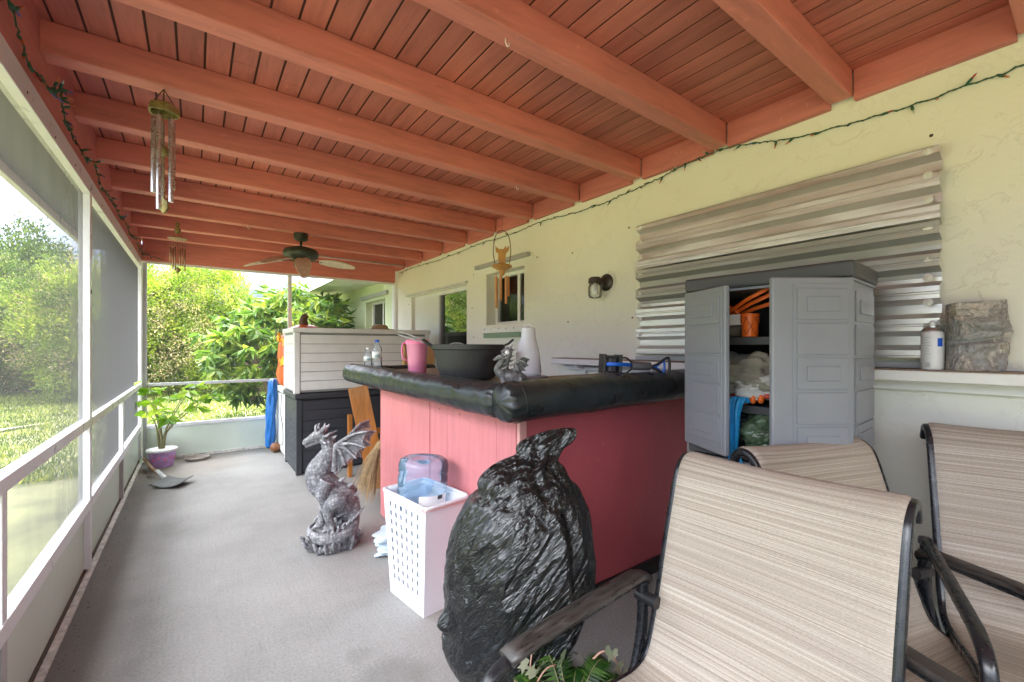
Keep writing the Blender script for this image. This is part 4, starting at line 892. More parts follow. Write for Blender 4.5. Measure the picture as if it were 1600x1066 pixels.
def barkmat():
    m, n, b, l = newmat('bark_slab'); v = coords(n, l); t = node(n, "ShaderNodeTexNoise", Scale=9., Detail=7., Roughness=.65, Distortion=1.); l.new(v, t.inputs['Vector'])
    t2 = node(n, "ShaderNodeTexNoise", Scale=70., Detail=6., Roughness=.7); l.new(v, t2.inputs['Vector'])
    c = ramp(n, l, t.outputs[0], [(.3, (.18, .17, .165)), (.42, (.36, .36, .36)), (.5, (.25, .235, .22)), (.56, (.55, .51, .46)), (.62, (.33, .27, .21)), (.70, (.40, .41, .42))])
    c = mixc(n, l, .7, c, ramp(n, l, t2.outputs[0], [(.3, (.5, .5, .5)), (.7, (1.4, 1.4, 1.4))]), 'MULTIPLY'); l.new(c, b.inputs['Base Color']); b.inputs['Roughness'].default_value = .85
    p = addbump(n, l, b, t2.outputs[0], .6, .006); addbump(n, l, b, t.outputs[0], .6, .02, p)
barkmat()
sl = lg.build('bark_slab', 'bark_slab', None, smooth=True); sl.location = (2.41, .285, ZS); sl.rotation_euler = (0, 0, R(-62)); tag(sl, 'upright slab of rough grey bark on the shelf right of the spray can', 'bark slab')
# ------------------------------------------------------------------ hamper and water jug
hp = thing('laundry_hamper', 'tall white perforated plastic hamper standing against the pink bar', 'hamper', (.965, 2.085, 0), R(8))
HB = lambda z: (.108 + .018 * z / .55, .158 + .045 * z / .55)     # half sizes x, y at height z
def rrect(hx, hy, r, n=6):
    out = []
    for cx_, cy_, a0 in ((hx - r, hy - r, 0), (-hx + r, hy - r, 90), (-hx + r, -hy + r, 180), (hx - r, -hy + r, 270)):
        for i in range(n + 1): a = R(a0 + 90 * i / n); out.append((cx_ + r * math.cos(a), cy_ + r * math.sin(a)))
    return out
# walls as a grid with real openings
def hwall(P0, P1, ncol, z0, z1, nrow, m, nrm):
    """P0,P1: functions z->(x,y) of the two vertical edges; openings over the middle part"""
    zc = [z0]; hs = (z1 - z0 - .11) / nrow
    zs = [0.0, .07]
    for r_ in range(nrow): a = .07 + r_ * hs; zs += [a + hs * .42, a + hs]
    zs = sorted(set([0.0] + zs + [z1])); us = [0.0]
    for c_ in range(ncol): a = .10 + c_ * (.80 / ncol); us += [a + .8 / ncol * .32, a + .8 / ncol * .80]
    us = sorted(set(us + [1.0])); o = len(m.v)
    for z in zs:
        for u in us:
            a, b = P0(z), P1(z); m.v.append((a[0] + (b[0] - a[0]) * u, a[1] + (b[1] - a[1]) * u, z))
    W = len(us)
    for i in range(len(zs) - 1):
        for j in range(len(us) - 1):
            zz = (zs[i] + zs[i + 1]) / 2; hole = ncol and j % 2 == 1 and i >= 2 and (i % 2 == 0) and zs[i + 1] < z1 - .02
            if not hole: m.f.append((o + i * W + j, o + i * W + j + 1, o + (i + 1) * W + j + 1, o + (i + 1) * W + j))
hm = MB(); r_ = .02; cor = lambda sx, sy: (lambda z: (sx * HB(z)[0], sy * HB(z)[1]))
hwall(cor(-1, 1), cor(-1, -1), 6, 0, .53, 9, hm, None); hwall(cor(-1, -1), cor(1, -1), 0, 0, .53, 9, hm, None)
hwall(cor(1, -1), cor(1, 1), 6, 0, .53, 9, hm, None); hwall(cor(1, 1), cor(-1, 1), 0, 0, .53, 9, hm, None)
hx, hy = HB(0); hm.add([(-hx, -hy, 0), (hx, -hy, 0), (hx, hy, 0), (-hx, hy, 0)], [(0, 1, 2, 3)])
hm.build('body', M('hamper_white', (.68, .70, .75), .35, var=.03), hp, local=True, thick=.004, bevel=.0015, seg=1)
hx, hy = HB(.54); m = MB(); m.tube([(x, y, .54 + .012 * math.cos(y * 9)) for x, y in rrect(hx + .006, hy + .006, .03)], .0085, 8, closed=True); m.build('rim', 'hamper_white', hp, local=True, smooth=True)
pts = rrect(hx + .008, hy + .008, .03); m = MB(); m.tube([(x, y, .526 + .006 * math.sin(i * 1.1)) for i, (x, y) in enumerate(pts)], .004, 6, closed=True); m.build('liner_edge', M('liner_pink', (.72, .42, .40), .6), hp, local=True, smooth=True)
M('liner_inside', (.62, .64, .68), .5); m = MB(); Hs = [(z, *HB(z)) for z in (.02, .2, .4, .52)]
m.grid(lambda u, v: (lambda H, c: (c[0] * .93, c[1] * .93, H[0]))(Hs[int(round(u * 3))], rrect(Hs[int(round(u * 3))][1], Hs[int(round(u * 3))][2], .02)[int(v * 28) % 28]), 3, 28); m.build('inner_bag', 'liner_inside', hp, local=True, smooth=True)
bl = MB(); q = rrect(hx - .002, hy - .002, .03, 8); nn = len(q)
bl.grid(lambda u, v: ((q[int(v * nn) % nn][0]) * (1.0 - .12 * u - .5 * u * u), (q[int(v * nn) % nn][1]) * (1.0 - .12 * u - .5 * u * u), .535 - u * .13 + .014 * noise.noise(Vector((v * 14, u * 4, 2)))), 10, nn)
bl.build('bag_liner', M('liner_white', (.68, .72, .78), .35, bump=.2, bscale=30), hp, local=True, smooth=True, thick=.002)
jg = thing('water_jug', 'empty translucent blue water jug upside down in the white hamper', 'water jug', (.955, 2.12, .375), R(-36)); jg.rotation_euler = (R(-4), R(3), R(-36))
pr = [(.030, -.06), (.032, .0), (.07, .03), (.118, .08), (.128, .11), (.128, .145), (.123, .155), (.129, .165), (.1295, .24), (.124, .255), (.130, .265), (.130, .300), (.122, .325), (.10, .338), (.075, .335), (.05, .315), (.02, .300), (0, .297)]
MB().lathe(pr, (0, 0, 0), 48).build('body', 'pet_blue', jg, local=True, smooth=True)
m = MB(); m.grid(lambda u, v: (.1315 * math.cos(-1.5 + u * 1.3), .1315 * math.sin(-1.5 + u * 1.3), .115 + v * .05), 10, 1); lb = m.build('paper_label', 'label_white', jg, local=True, smooth=True)
m = MB(); m.grid(lambda u, v: (.1325 * math.cos(-.75 + u * .25), .1325 * math.sin(-.75 + u * .25), .145 + v * .02), 4, 1); m.build('dark_mark', 'black_plastic', jg, local=True)
bundle('plastic_bag', 'pale blue plastic bag lying on the floor behind the hamper', 'plastic bag', M('bag_pale', (.45, .58, .66), .35, bump=.2, bscale=25), (1.02, 2.62, .005), .15, .11, .09, 9, (-.02, 0), .25, 30, 5)
# ------------------------------------------------------------------ storage cabinet
M('cab_grey', (.235, .25, .28), .42, var=.05, scale=6, bump=.06, bscale=300, bdist=.001); M('cab_dark', (.06, .062, .068), .5, var=.12, bump=.1, bscale=200, bdist=.001); M('cab_in', (.02, .021, .024), .7)
cb = thing('storage_cabinet', 'tall grey resin cabinet with panelled doors standing ajar before the shutter', 'cabinet', (1.865, 1.155, 0), R(-86.3))
W_, D_, H_ = .632, .37, 1.61
MB().box(.012, .03, .012, D_, .02, 1.545).build('side_panel', 'cab_grey', cb, local=True)
sp = MB().box(W_ - .03, W_ - .012, .012, D_, .02, 1.545).build('side_panel', 'cab_grey', cb, local=True)
def relief(parent, fr, w, h, z0, side=1, rows=5, mx_=.035, name='raised_panel', alt=0, edge=.0):
    """stack of raised rectangles on a door face: local x from 0..w, z from z0..z0+h"""
    m = MB(); gap = .012; zz0, zz1 = z0 + .04, z0 + h - .035; hh = (zz1 - zz0) / rows
    x0, x1 = edge + mx_, w - mx_ * .8
    m.box(x0 - .012, x1 + .012, -.0035, 0, zz0 - .012, zz1 + .012, fr)
    for k in range(rows):
        a, b = zz0 + k * hh + gap / 2, zz0 + (k + 1) * hh - gap / 2
        m.box(x0, x1, -.0085, -.003, a, b, fr)
        if (k + alt) % 2 == 0: m.box(x0 + (x1 - x0) * .18, x1 - (x1 - x0) * .18, -.0135, -.008, a + hh * .24, b - hh * .24, fr)
    return m.build(name, 'cab_grey', parent, local=True, bevel=.003, seg=2)
relief(sp, Matrix.Translation((W_ - .012, .02, 0)) @ Matrix.Rotation(R(90), 4, 'Z'), D_ - .02, .70, .845)
MB().box(.031, W_ - .031, D_ - .012, D_, .02, 1.545).build('back_panel', 'cab_in', cb, local=True)
MB().box(.0305, W_ - .0305, .02, D_ - .013, .835, .85).build('divider', 'cab_dark', cb, local=True); MB().box(.012, W_ - .012, -.002, .019, .815, .85).build('divider_edge', 'cab_dark', cb, local=True, bevel=.003)
for z in (1.01, 1.305): MB().box(.0305, W_ - .0305, .03, D_ - .013, z, z + .035).build('shelf', 'cab_dark', cb, local=True, bevel=.004)
MB().box(-.004, W_ + .004, -.012, D_ + .004, 1.55, 1.612).build('top', 'cab_dark', cb, local=True, bevel=.012, seg=3); MB().box(.005, W_ - .005, 0, D_, 1.54, 1.5495).build('top_frame', 'cab_grey', cb, local=True)
MB().box(0, W_, 0, D_, 0, .025).build('base', 'cab_dark', cb, local=True, bevel=.004)
def door(x, z0, z1, w, ang, flip, rows, alt=0, knob=True):
    fr = Matrix.Translation((x, -.002, 0)) @ Matrix.Rotation(ang, 4, 'Z')
    if flip: fr = fr @ Matrix.Translation((-w, 0, 0))
    m = MB(); m.box(0, w, -.022, 0, z0, z1, fr); d = m.build('door', 'cab_grey', cb, local=True, bevel=.006, seg=3)
    f2 = fr @ Matrix.Translation((0, -.022, 0)); relief(d, f2, w, z1 - z0, z0, rows=rows, alt=alt, edge=.05 if flip else .0)
    return d
door(.012, .855, 1.545, .29, R(-30), False, 5); door(W_ - .012, .855, 1.545, .295, R(51), True, 5)
door(.012, .03, .812, .30, R(0), False, 5); door(W_ - .012, .03, .812, .30, R(0), True, 5)
m = MB(); m.box(.27, .30, -.03, -.024, .775, .80); m.build('latch', 'black_plastic', cb, local=True, bevel=.002)
# contents (world positions through the cabinet frame)
CM = cb.matrix_basis
def cw(x, y, z): return CM @ Vector((x, y, z))
M('orange_plastic', (.95, .17, .02), .35, var=.15); M('orange_rope', (.80, .16, .03), .6, var=.25, scale=40)
m = MB()
for i, (a, b) in enumerate((((.13, .07, 1.43), (.36, .05, 1.555)), ((.13, .10, 1.42), (.36, .08, 1.53)), ((.12, .12, 1.41), (.38, .12, 1.50)), ((.08, .12, 1.51), (.20, .09, 1.45)))):
    m.sweep([cw(*a), (cw(*a) + cw(*b)) / 2 + Vector((0, 0, .01)), cw(*b)], (.3, .2, 1), .018, .009)
tag(m.build('orange_strap', 'orange_plastic', None, smooth=True), 'bright orange plastic straps crossing the top of the grey cabinet', 'strap')
cp = thing('orange_cup', 'orange patterned cup standing on the upper cabinet shelf', 'cup', cw(.262, .05, 1.341))
m = MB(); m.lathe([(0, 0), (.030, 0), (.036, .09), (.038, .092), (.038, .098), (.034, .098), (.028, .01), (0, .01)], cw(.262, .05, 1.341), 28); m.build('body', 'orange_plastic', cp, smooth='auto')
m = MB()
for k in range(6):
    for s in (-1, 1): m.tube([cw(.262, .05, 1.341) + Vector(((.0315 + .005 * t) * math.cos(k * 1.05 + s * t * 1.2), (.0315 + .005 * t) * math.sin(k * 1.05 + s * t * 1.2), .01 + .075 * t)) for t in [i / 8 for i in range(9)]], .0012, 4)
m.build('print', M('cup_print', (.25, .06, .03), .5), cp)
m = MB(); m.box(.17, .29, .06, .18, 1.401, 1.445); m2 = MB(); o = thing('snack_box', 'small white and blue carton on the upper cabinet shelf', 'carton', cw(.17, .10, 1.341), R(-80))
MB().box(-.06, .05, -.05, .05, .052, .10).build('box', 'label_white', o, local=True, bevel=.002); MB().box(-.055, .0, -.0515, -.0502, .056, .09).build('blue_print', 'cap_blue', o, local=True)
m = MB(); m.lathe([(.0, 0), (.04, 0), (.048, .03), (.044, .05), (0, .051)], cw(.175, .085, 1.341), 20, wob=lambda a, z: 1 + .06 * math.sin(a * 5)); tag(m.build('small_bowl', M('bowl_brown', (.12, .10, .08), .6, bump=.4), None, smooth=True), 'small dull brown bowl under the carton on the upper cabinet shelf', 'bowl')
def pile(name, label, cat, mat, c, ext, seed, amp=.35, n=70, rz=0):
    def fn(u, v):
        a = v * 2 * math.pi; t = u * math.pi; d = Vector((math.sin(t) * math.cos(a), math.sin(t) * math.sin(a), -math.cos(t)))
        k = 1 + amp * noise.noise(d * 1.7 + Vector((seed, 0, 0))) + amp * .55 * abs(noise.noise(d * 4.2 + Vector((seed, 3, 0)))) + amp * .3 * noise.noise(d * 9)
        p = Vector((d.x * ext[0], d.y * ext[1], d.z * ext[2])) * k; p.z = max(p.z, -ext[2] * .8)
        p.rotate(Matrix.Rotation(rz, 3, 'Z')); return p
    m = MB(); m.grid(fn, n, n); o = m.build(name, mat, None, smooth=True); o.location = c; return tag(o, label, cat)
M('cloth_beige', (.33, .31, .25), .9, var=.25, scale=6, bump=.4, bscale=20, bdist=.01); M('cloth_white', (.6, .6, .58), .85, var=.12, scale=8, bump=.4, bscale=18, bdist=.01)
pile('folded_cloth', 'crumpled beige dust sheet stuffed on the middle cabinet shelf', 'cloth', 'cloth_beige', cw(.22, .14, 1.165), (.20, .13, .095), 2, .45, rz=R(-86))
pile('white_cloth', 'crumpled white cloth lying before the beige sheet in the cabinet', 'cloth', 'cloth_white', cw(.30, .10, 1.12), (.13, .09, .062), 6, .45, rz=R(-86))
ft = thing('fringed_toy', 'orange red toy with round knobs on the lower open cabinet shelf', 'toy', cw(.3, .1, .87))
m = MB(); m.bar(cw(.15, .04, 1.07), cw(.36, .04, 1.095), .05, .02); m.build('body', M('toy_red', (.5, .04, .02), .5), ft, bevel=.004)
for k in range(6): m = MB(); m.ball(cw(.17 + .03 * k, .01, 1.06 + .004 * k), (.014, .014, .02), 10); m.build('knob', 'orange_plastic', ft, smooth=True)
m = MB(); q = [(.26, -.01, 1.06), (.245, -.03, 1.085), (.235, -.05, 1.03), (.238, -.055, .93), (.232, -.05, .86), (.25, -.045, .80), (.262, -.05, .72)]
m.grid(lambda u, v: cw(*spline(q, 8)[min(48, int(u * 48))][:3]) + Vector((0, 1, 0)) * (v - .5) * (.055 + .012 * math.sin(u * 9)) + Vector((.01 * math.sin(v * 12 + u * 5), 0, 0)), 48, 14)
tag(m.build('blue_strap', M('strap_blue', (.02, .30, .62), .4, var=.3, scale=30, bump=.4, bscale=50), None, smooth=True, thick=.002), 'light blue plastic strap hanging out of the open grey cabinet', 'strap')
pile('dark_bag', 'dark crumpled bag at the bottom of the open cabinet', 'bag', M('dark_sack', (.04, .045, .05), .3, var=.4, bump=.5, bscale=20), cw(.20, .13, .925), (.12, .10, .08), 8, .4, rz=R(-86))
pile('clear_bag', 'greenish see-through plastic bag beside the dark bag in the cabinet', 'bag', M('green_sack', (.10, .16, .09), .2, var=.7, scale=18, bump=.7, bscale=25), cw(.31, .09, .93), (.09, .08, .085), 12, .4, rz=R(-86))
# ------------------------------------------------------------------ sling chairs
RAIL = [(-.27, .33), (-.265, .385), (-.235, .415), (-.12, .418), (.04, .395), (.13, .392), (.18, .42), (.215, .50), (.245, .60), (.275, .71), (.305, .81), (.335, .90), (.355, .935), (.385, .952), (.415, .945), (.435, .91)]
def rails(): return [Vector((p[0], 0, p[1])) for p in spline([(x, z) for x, z in RAIL], 5)]
def make_chair(label, loc, rz, s=1.0):
    t = thing('sling_chair', label, 'patio chair', loc, rz, 'brown striped sling patio chairs'); t.scale = (s, s, s)
    rl = rails(); n = len(rl); L = [0]
    for a, b in zip(rl, rl[1:]): L.append(L[-1] + (b - a).length)
    def fn(u, v):
        i = min(n - 1, int(round(u * (n - 1)))); y = (v - .5) * .548; tt = (rl[min(i + 1, n - 1)] - rl[max(i - 1, 0)]).normalized(); nn = Vector((-tt.z, 0, tt.x))
        sag = .020 * (1 - (2 * v - 1) ** 2) * math.sin(math.pi * min(1, max(0, (u - .02) / .96))) ** .5
        return rl[i] + Vector((0, y, 0)) - nn * sag + nn * (.016 if v not in (0., 1.) else .004)
    m = MB(); m.grid(fn, n - 1, 24, uvfn=lambda u, v: (v * .52, L[min(n - 1, int(round(u * (n - 1))))]))
    sl_ = m.build('sling', 'sling_fabric', t, local=True, smooth=True, thick=.0035)
    for s in (-1, 1):
        m = MB(); m.sweep([p + Vector((0, s * .264, -.002)) for p in rl], (0, 1, 0), .024, .026); m.build('side_rail', 'frame_black', t, local=True, smooth=True)
        am = spline([(.225, .60), (.19, .612), (.0, .606), (-.22, .594), (-.30, .585), (-.352, .56), (-.372, .51), (-.37, .43), (-.345, .32), (-.315, .20), (-.29, .03)], 5)
        k0 = 12
        m = MB(); m.sweep([Vector((p[0], s * .302, p[1])) for p in am], (0, 1, 0), .030, .024); fr = m.build('side_frame', 'frame_black', t, local=True, smooth=True)
        m = MB(); m.sweep([Vector((x, s * .302, z)) for x, z in ((.22, .614), (.18, .627), (.0, .621), (-.18, .611), (-.26, .602), (-.30, .594))], (0, 1, 0), .054, .020); m.build('armrest', 'frame_worn', t, local=True, smooth=True)
        m = MB(); m.sweep([Vector((x, s * .302, z)) for x, z in [tuple(p) for p in spline([(.205, .61), (.208, .54), (.20, .45), (.165, .35), (.09, .27), (-.03, .215), (-.18, .175), (-.305, .16)], 5)]], (0, 1, 0), .024, .034); m.build('side_hoop', 'frame_black', t, local=True, smooth=True)
        m = MB(); m.sweep([Vector((x, s * .302, z)) for x, z in ((-.31, .018), (-.2, .014), (.2, .014), (.33, .018))], (0, 1, 0), .028, .026); m.build('runner', 'frame_black', t, local=True, smooth=True)
        m = MB(); m.sweep([Vector((x, s * .302, z)) for x, z in ((.13, .31), (.2, .16), (.25, .03))], (0, 1, 0), .026, .026); m.build('rear_leg', 'frame_black', t, local=True, smooth=True)
        m = MB(); m.tube([(.205, s * .25, .56), (.205, s * .318, .56)], .018, 14); m.build('pivot', 'black_plastic', t, local=True, smooth='auto')
    for x, z in ((-.20, .37), (.08, .345)): m = MB(); m.tube([(x, -.262, z), (x, .262, z)], .011, 8); m.build('crossbar', 'frame_black', t, local=True, smooth=True)
    return t
make_chair('nearest brown striped sling chair turned sideways in front of the pink bar', (.875, .50, 0), R(1.5))
c2_ = copy_tree(bpy.data.objects['sling_chair']); c2_.location = (1.585, .24, 0); c2_.rotation_euler.z = R(72); c2_['label'] = 'middle brown striped sling chair standing behind the nearest chair by the grey cabinet'
c3_ = copy_tree(bpy.data.objects['sling_chair']); c3_.location = (1.905, -.018, 0); c3_.rotation_euler.z = R(20); c3_.scale = (1.05,) * 3; c3_['label'] = 'brown striped sling chair at the right edge with its back against the stucco wall'
for ch in list(c3_.children):
    if ch.name.startswith('armrest') and ch.bound_box[0][1] > 0: bpy.data.objects.remove(ch)
# ------------------------------------------------------------------ trash bag
def bagmat():
    m, n, b, l = newmat('bag_black'); v = coords(n, l, (1, 1, 1))
    b.inputs['Base Color'].default_value = (.007, .008, .009, 1); b.inputs['Roughness'].default_value = .24; b.inputs['Specular IOR Level'].default_value = .6
    def ridged(scale, rot, k, det, dist, thr):
        v0 = coords(n, l, (1, 1, 1), rot); mp = n.nodes.new('ShaderNodeMapping'); mp.inputs['Scale'].default_value = scale; l.new(v0, mp.inputs[0]); vv = mp.outputs[0]; a = node(n, "ShaderNodeTexNoise", Scale=k, Detail=det, Roughness=.5, Distortion=dist); l.new(vv, a.inputs['Vector'])
        s1 = node(n, "ShaderNodeMath", operation='SUBTRACT'); s1.inputs[1].default_value = .5; l.new(a.outputs[0], s1.inputs[0])
        s2 = node(n, "ShaderNodeMath", operation='ABSOLUTE'); l.new(s1.outputs[0], s2.inputs[0])
        mr = n.nodes.new("ShaderNodeMapRange"); mr.inputs[1].default_value = 0; mr.inputs[2].default_value = thr; mr.inputs[3].default_value = 1; mr.inputs[4].default_value = 0; l.new(s2.outputs[0], mr.inputs[0]); return mr.outputs[0]
    p = addbump(n, l, b, ridged((13, 13, 3.2), (0, R(-36), 0), 1.6, 2., .25, .22), .5, .022)
    p = addbump(n, l, b, ridged((84, 60, 15), (0, R(-44), 0), 1.5, 1.5, .5, .3), .55, .005, p)
    addbump(n, l, b, ridged((110, 90, 30), (0, R(-30), 0), 1.6, 1., 0, .35), .3, .002, p)
bagmat()
bgt = thing('trash_bag', 'full black plastic trash bag with twisted top standing before the bar', 'trash bag', (.862, 1.165, .2), R(-36.25))
# half widths along the picture-right axis: (z, left, right, depth)
PR = [(.205, -.05, .02, .05), (.218, -.13, -.02, .12), (.25, -.18, .06, .17), (.30, -.225, .15, .20), (.37, -.245, .215, .215), (.45, -.235, .25, .22), (.52, -.235, .262, .22), (.60, -.228, .262, .215), (.68, -.205, .258, .205), (.75, -.175, .245, .19), (.81, -.140, .222, .165), (.855, -.11, .19, .14), (.89, -.075, .165, .11), (.915, -.03, .150, .085), (.935, .015, .148, .06), (.955, .015, .155, .045), (.975, .025, .180, .036), (.995, .06, .198, .028), (1.012, .105, .206, .020), (1.024, .150, .204, .008)]
ps = spline(PR, 9)
def bagf(u, v):
    ii = u * (len(ps) - 1); i0 = min(len(ps) - 2, int(ii)); p = ps[i0] * (1 - ii + i0) + ps[i0 + 1] * (ii - i0); z, l_, r_, d = p; cx = (l_ + r_) / 2; hx = (r_ - l_) / 2; a = v * 2 * math.pi
    ca, sa = math.cos(a), math.sin(a); q = Vector((ca * 1.2, sa * 1.2, z * 3.2))
    f = .05 * noise.noise(q * 1.1 + Vector((4, 0, 0))) + .035 * noise.noise(q * 2.6) 
    dg = z * 26 + a * 3.2 + 2.5 * noise.noise(q * 1.3)
    f += .012 * math.sin(dg) * (.4 + noise.noise(q * 2)) + .010 * abs(noise.noise(Vector((ca * 9, sa * 9, z * 9 + ca * 5))))
    tw = max(0, (z - .80) / .2); f += .15 * tw * math.sin(9 * a + z * 34 + 2 * noise.noise(q * 3)) + .14 * tw * noise.noise(Vector((ca * 3, sa * 3, z * 14)))
    f += -.16 * math.exp(-((z - .865 - .05 * ca) / .016) ** 2) * (.6 + .4 * sa)
    sx = a * .24 * .62 + z * .78; tx = -a * .24 * .78 + z * .62
    w1 = noise.noise(Vector((tx * 60, sx * 13, 1.7))); w2 = noise.noise(Vector((tx * 26 + 2 * noise.noise(q * 2), sx * 7, 7.7))); w3 = noise.noise(Vector((tx * 120, sx * 40, 3.7)))
    f += .004 * (1 - abs(w1) * 4) + .014 * w2 + .012 * (1 - abs(noise.noise(Vector((tx * 14, sx * 4, 9.)))) * 4)
    # pinched ear low on the left
    e = math.exp(-((z - .43) / .055) ** 2); dl = ((a - 3.6 + math.pi) % (2 * math.pi)) - math.pi; f += -.13 * math.exp(-(dl / .38) ** 2) * math.exp(-((z - .385) / .03) ** 2) + .13 * math.exp(-(dl / .16) ** 2) * math.exp(-((z - .435) / .03) ** 2)
    # long draped fold on the right side
    dr_ = ((a - 5.65 + z * .6 + math.pi) % (2 * math.pi)) - math.pi; f += .075 * math.exp(-(dr_ / .10) ** 2) * (z < .8) - .06 * math.exp(-((dr_ - .2) / .12) ** 2) * (z < .8)
    return (cx + hx * ca * (1 + f), d * sa * (1 + f), z - .2)
m = MB(); m.grid(bagf, (len(ps) - 1) * 2, 420); m.build('body', 'bag_black', bgt, local=True, smooth=True)
# ------------------------------------------------------------------ planter, fern, ivy, small statue under the bag
pl = MB(); pl.box(-.15, .12, -.13, .13, 0, .02); pl.box(-.14, .11, -.12, .12, .02, .17); pl.box(-.155, .125, -.135, .135, .17, .2)
po_ = pl.build('concrete_planter', M('planter_grey', (.42, .42, .41), .85, var=.15, scale=25, bump=.3), None, bevel=.008); po_.location = (.845, 1.09, 0); po_.rotation_euler = (0, 0, R(-30)); tag(po_, 'square pale concrete pedestal under the black trash bag', 'pedestal')
fn_ = thing('fern', 'green fern fronds in a pot beneath the near chair armrest', 'fern', (.83, .88, 0))
MB().lathe([(0, -.07), (.05, -.07), (.06, 0), (.085, .17), (.09, .175), (.08, .178), (0, .16)], (.83, .86, .07), 28).build('pot', M('pot_dark', (.06, .055, .05), .6), fn_, smooth='auto')
st = MB(); lf = MB(); q = random.Random(31); rs = np.random.RandomState(2)
for k in range(14):
    a = k * 2.4 + .3; L = q.uniform(.13, .22); hh = q.uniform(.10, .17); dv = Vector((math.cos(a), math.sin(a), 0)); base = Vector((.83, .86, .24)); dv = dv if dv.y < .8 else dv
    pts = [base + dv * (L * t) + Vector((0, 0, hh * math.sin(t * 2.3))) for t in [i / 26 for i in range(27)]]
    st.tube(pts, [.0022 * (1 - i / 30) for i in range(27)], 5); sd_ = Vector((-dv.y, dv.x, 0))
    for i in range(4, 27):
        w = .045 * math.sin(math.pi * ((i - 2) / 25)) + .006
        for s in (-1, 1): 
            d = sd_ * s + dv * .35 + Vector((0, 0, -.12)); d.normalize(); c = pts[i]; lw = .0055; f = (pts[min(26, i + 1)] - pts[i - 1]).normalized()
            lf.add([c - f * lw * .6, c + d * w * .5 - f * lw * .7, c + d * w, c + d * w * .5 + f * lw * .7, c + f * lw * .6], [(0, 1, 2, 3, 4)])
st.build('stem', 'stem_green', fn_, smooth=True); lf.build('frond', 'fern_leaf', fn_, clean=False)
iv = thing('ivy', 'pale variegated ivy with twisting pinkish stems trailing below the trash bag', 'ivy', (.78, .93, .15))
st = MB(); rs = random.Random(17)
tips = []
for P in ([(.70, .95, .12), (.72, .93, .22), (.76, .93, .30), (.80, .93, .335), (.84, .93, .33)], [(.66, .93, .14), (.70, .93, .20), (.74, .94, .27), (.75, .94, .34), (.765, .95, .385)], [(.68, .97, .10), (.66, .96, .2), (.70, .96, .26), (.73, .98, .31)], [(.93, .90, .30), (.97, .88, .34), (1.0, .87, .33), (1.02, .86, .30), (1.03, .85, .26)], [(.64, .92, .1), (.67, .90, .16), (.68, .91, .22), (.72, .90, .27)]):
    P = [(x, y, z + .05 if z > .12 else z) for x, y, z in P]; stube(st, [(*p, .0036 - .0004 * i) for i, p in enumerate(P)], 6, 6); tips += [P[-1], P[-2], P[2]]
st.build('stem', M('stem_pink', (.42, .24, .18), .6), iv, smooth=True)
lm = MB()
for t in tips:
    for k in range(2):
        a = rs.uniform(0, 6.28); s = rs.uniform(.014, .024); mt = Matrix.Translation(Vector(t) + Vector((rs.uniform(-.02, .02), rs.uniform(-.02, .02), rs.uniform(-.01, .03)))) @ Matrix.Rotation(rs.uniform(-.6, .6), 4, 'Z') @ Matrix.Rotation(rs.uniform(-.5, .5), 4, 'X') @ Matrix.Rotation(a, 4, 'Y')
        lm.add([(0, 0, -s), (s * .8, 0, -s * .6), (s * .55, 0, 0), (s * 1.0, 0, s * .5), (s * .3, 0, s * .55), (0, 0, s * 1.3), (-s * .3, 0, s * .55), (-s, 0, s * .5), (-s * .55, 0, 0), (-s * .8, 0, -s * .6)], [tuple(range(10))], mt)
lm.build('foliage', 'ivy_leaf', iv, clean=False)
m = MB()
stube(m, [(.99, 1.0, .0, .055), (1.0, 1.0, .1, .05), (1.0, 1.0, .2, .04), (1.0, 1.01, .27, .03), (1.0, 1.01, .30, .012)], 6, 20)
for k in range(9): a = k * .7; stube(m, [(.99 + .055 * math.cos(a), 1.0 + .055 * math.sin(a), 0, .014), (1.0 + .045 * math.cos(a + .2), 1.0 + .045 * math.sin(a + .2), .13, .012), (1.0 + .03 * math.cos(a + .5), 1.0 + .03 * math.sin(a + .5), .26, .007)], 5, 8)
gs = fuse(m, .004, 'draped_figure', 'planter_grey', None, disp=.001); tag(gs, 'small pale grey draped garden ornament beside the fern', 'ornament')
# ------------------------------------------------------------------ hurricane shutter panels
def alumat():
    m, n, b, l = newmat('shutter_alu'); v = coords(n, l, (1, .8, 4)); t = node(n, "ShaderNodeTexNoise", Scale=3., Detail=7., Roughness=.65); l.new(v, t.inputs['Vector'])
    c = ramp(n, l, t.outputs[0], [(.3, (.60, .585, .57)), (.7, (.82, .81, .80))]); l.new(c, b.inputs['Base Color']); b.inputs['Metallic'].default_value = .85
    l.new(ramp(n, l, t.outputs[0], [(.3, .30), (.7, .42)]), b.inputs['Roughness']); addbump(n, l, b, t.outputs[0], .08, .01)
alumat(); clear('shutter_clear', (.90, .88, .84), 1.5, .06, .36, (.85, .85, .87))
sh = thing('hurricane_shutter', 'corrugated metal hurricane shutter with a clear middle strip over the wall window', 'shutter', (2.44, 1.1, 1.21))
def corr(name, z0, z1, mat, y0=.385, y1=1.875, off=0, ph=0):
    per = .132; zs = []; pr = [(0, 0), (.020, 0), (.042, .046), (.058, .046), (.062, .041), (.068, .041), (.072, .046), (.092, .046), (.114, 0)]; pts = []
    k = -1
    while k * per + z0 - ph < z1 + per:
        for dz, dx in pr:
            z = z0 - ph + k * per + dz
            if z0 <= z <= z1: pts.append((2.468 - dx - off, z))
        k += 1
    m = MB(); n = len(pts)
    m.grid(lambda u, v: (pts[min(n - 1, int(round(u * (n - 1))))][0] + .0015 * noise.noise(Vector((v * 5, u * 9, z0))), y0 + v * (y1 - y0), pts[min(n - 1, int(round(u * (n - 1))))][1]), n - 1, 14)
    return m.build(name, mat, sh, thick=.0018, clean=True)
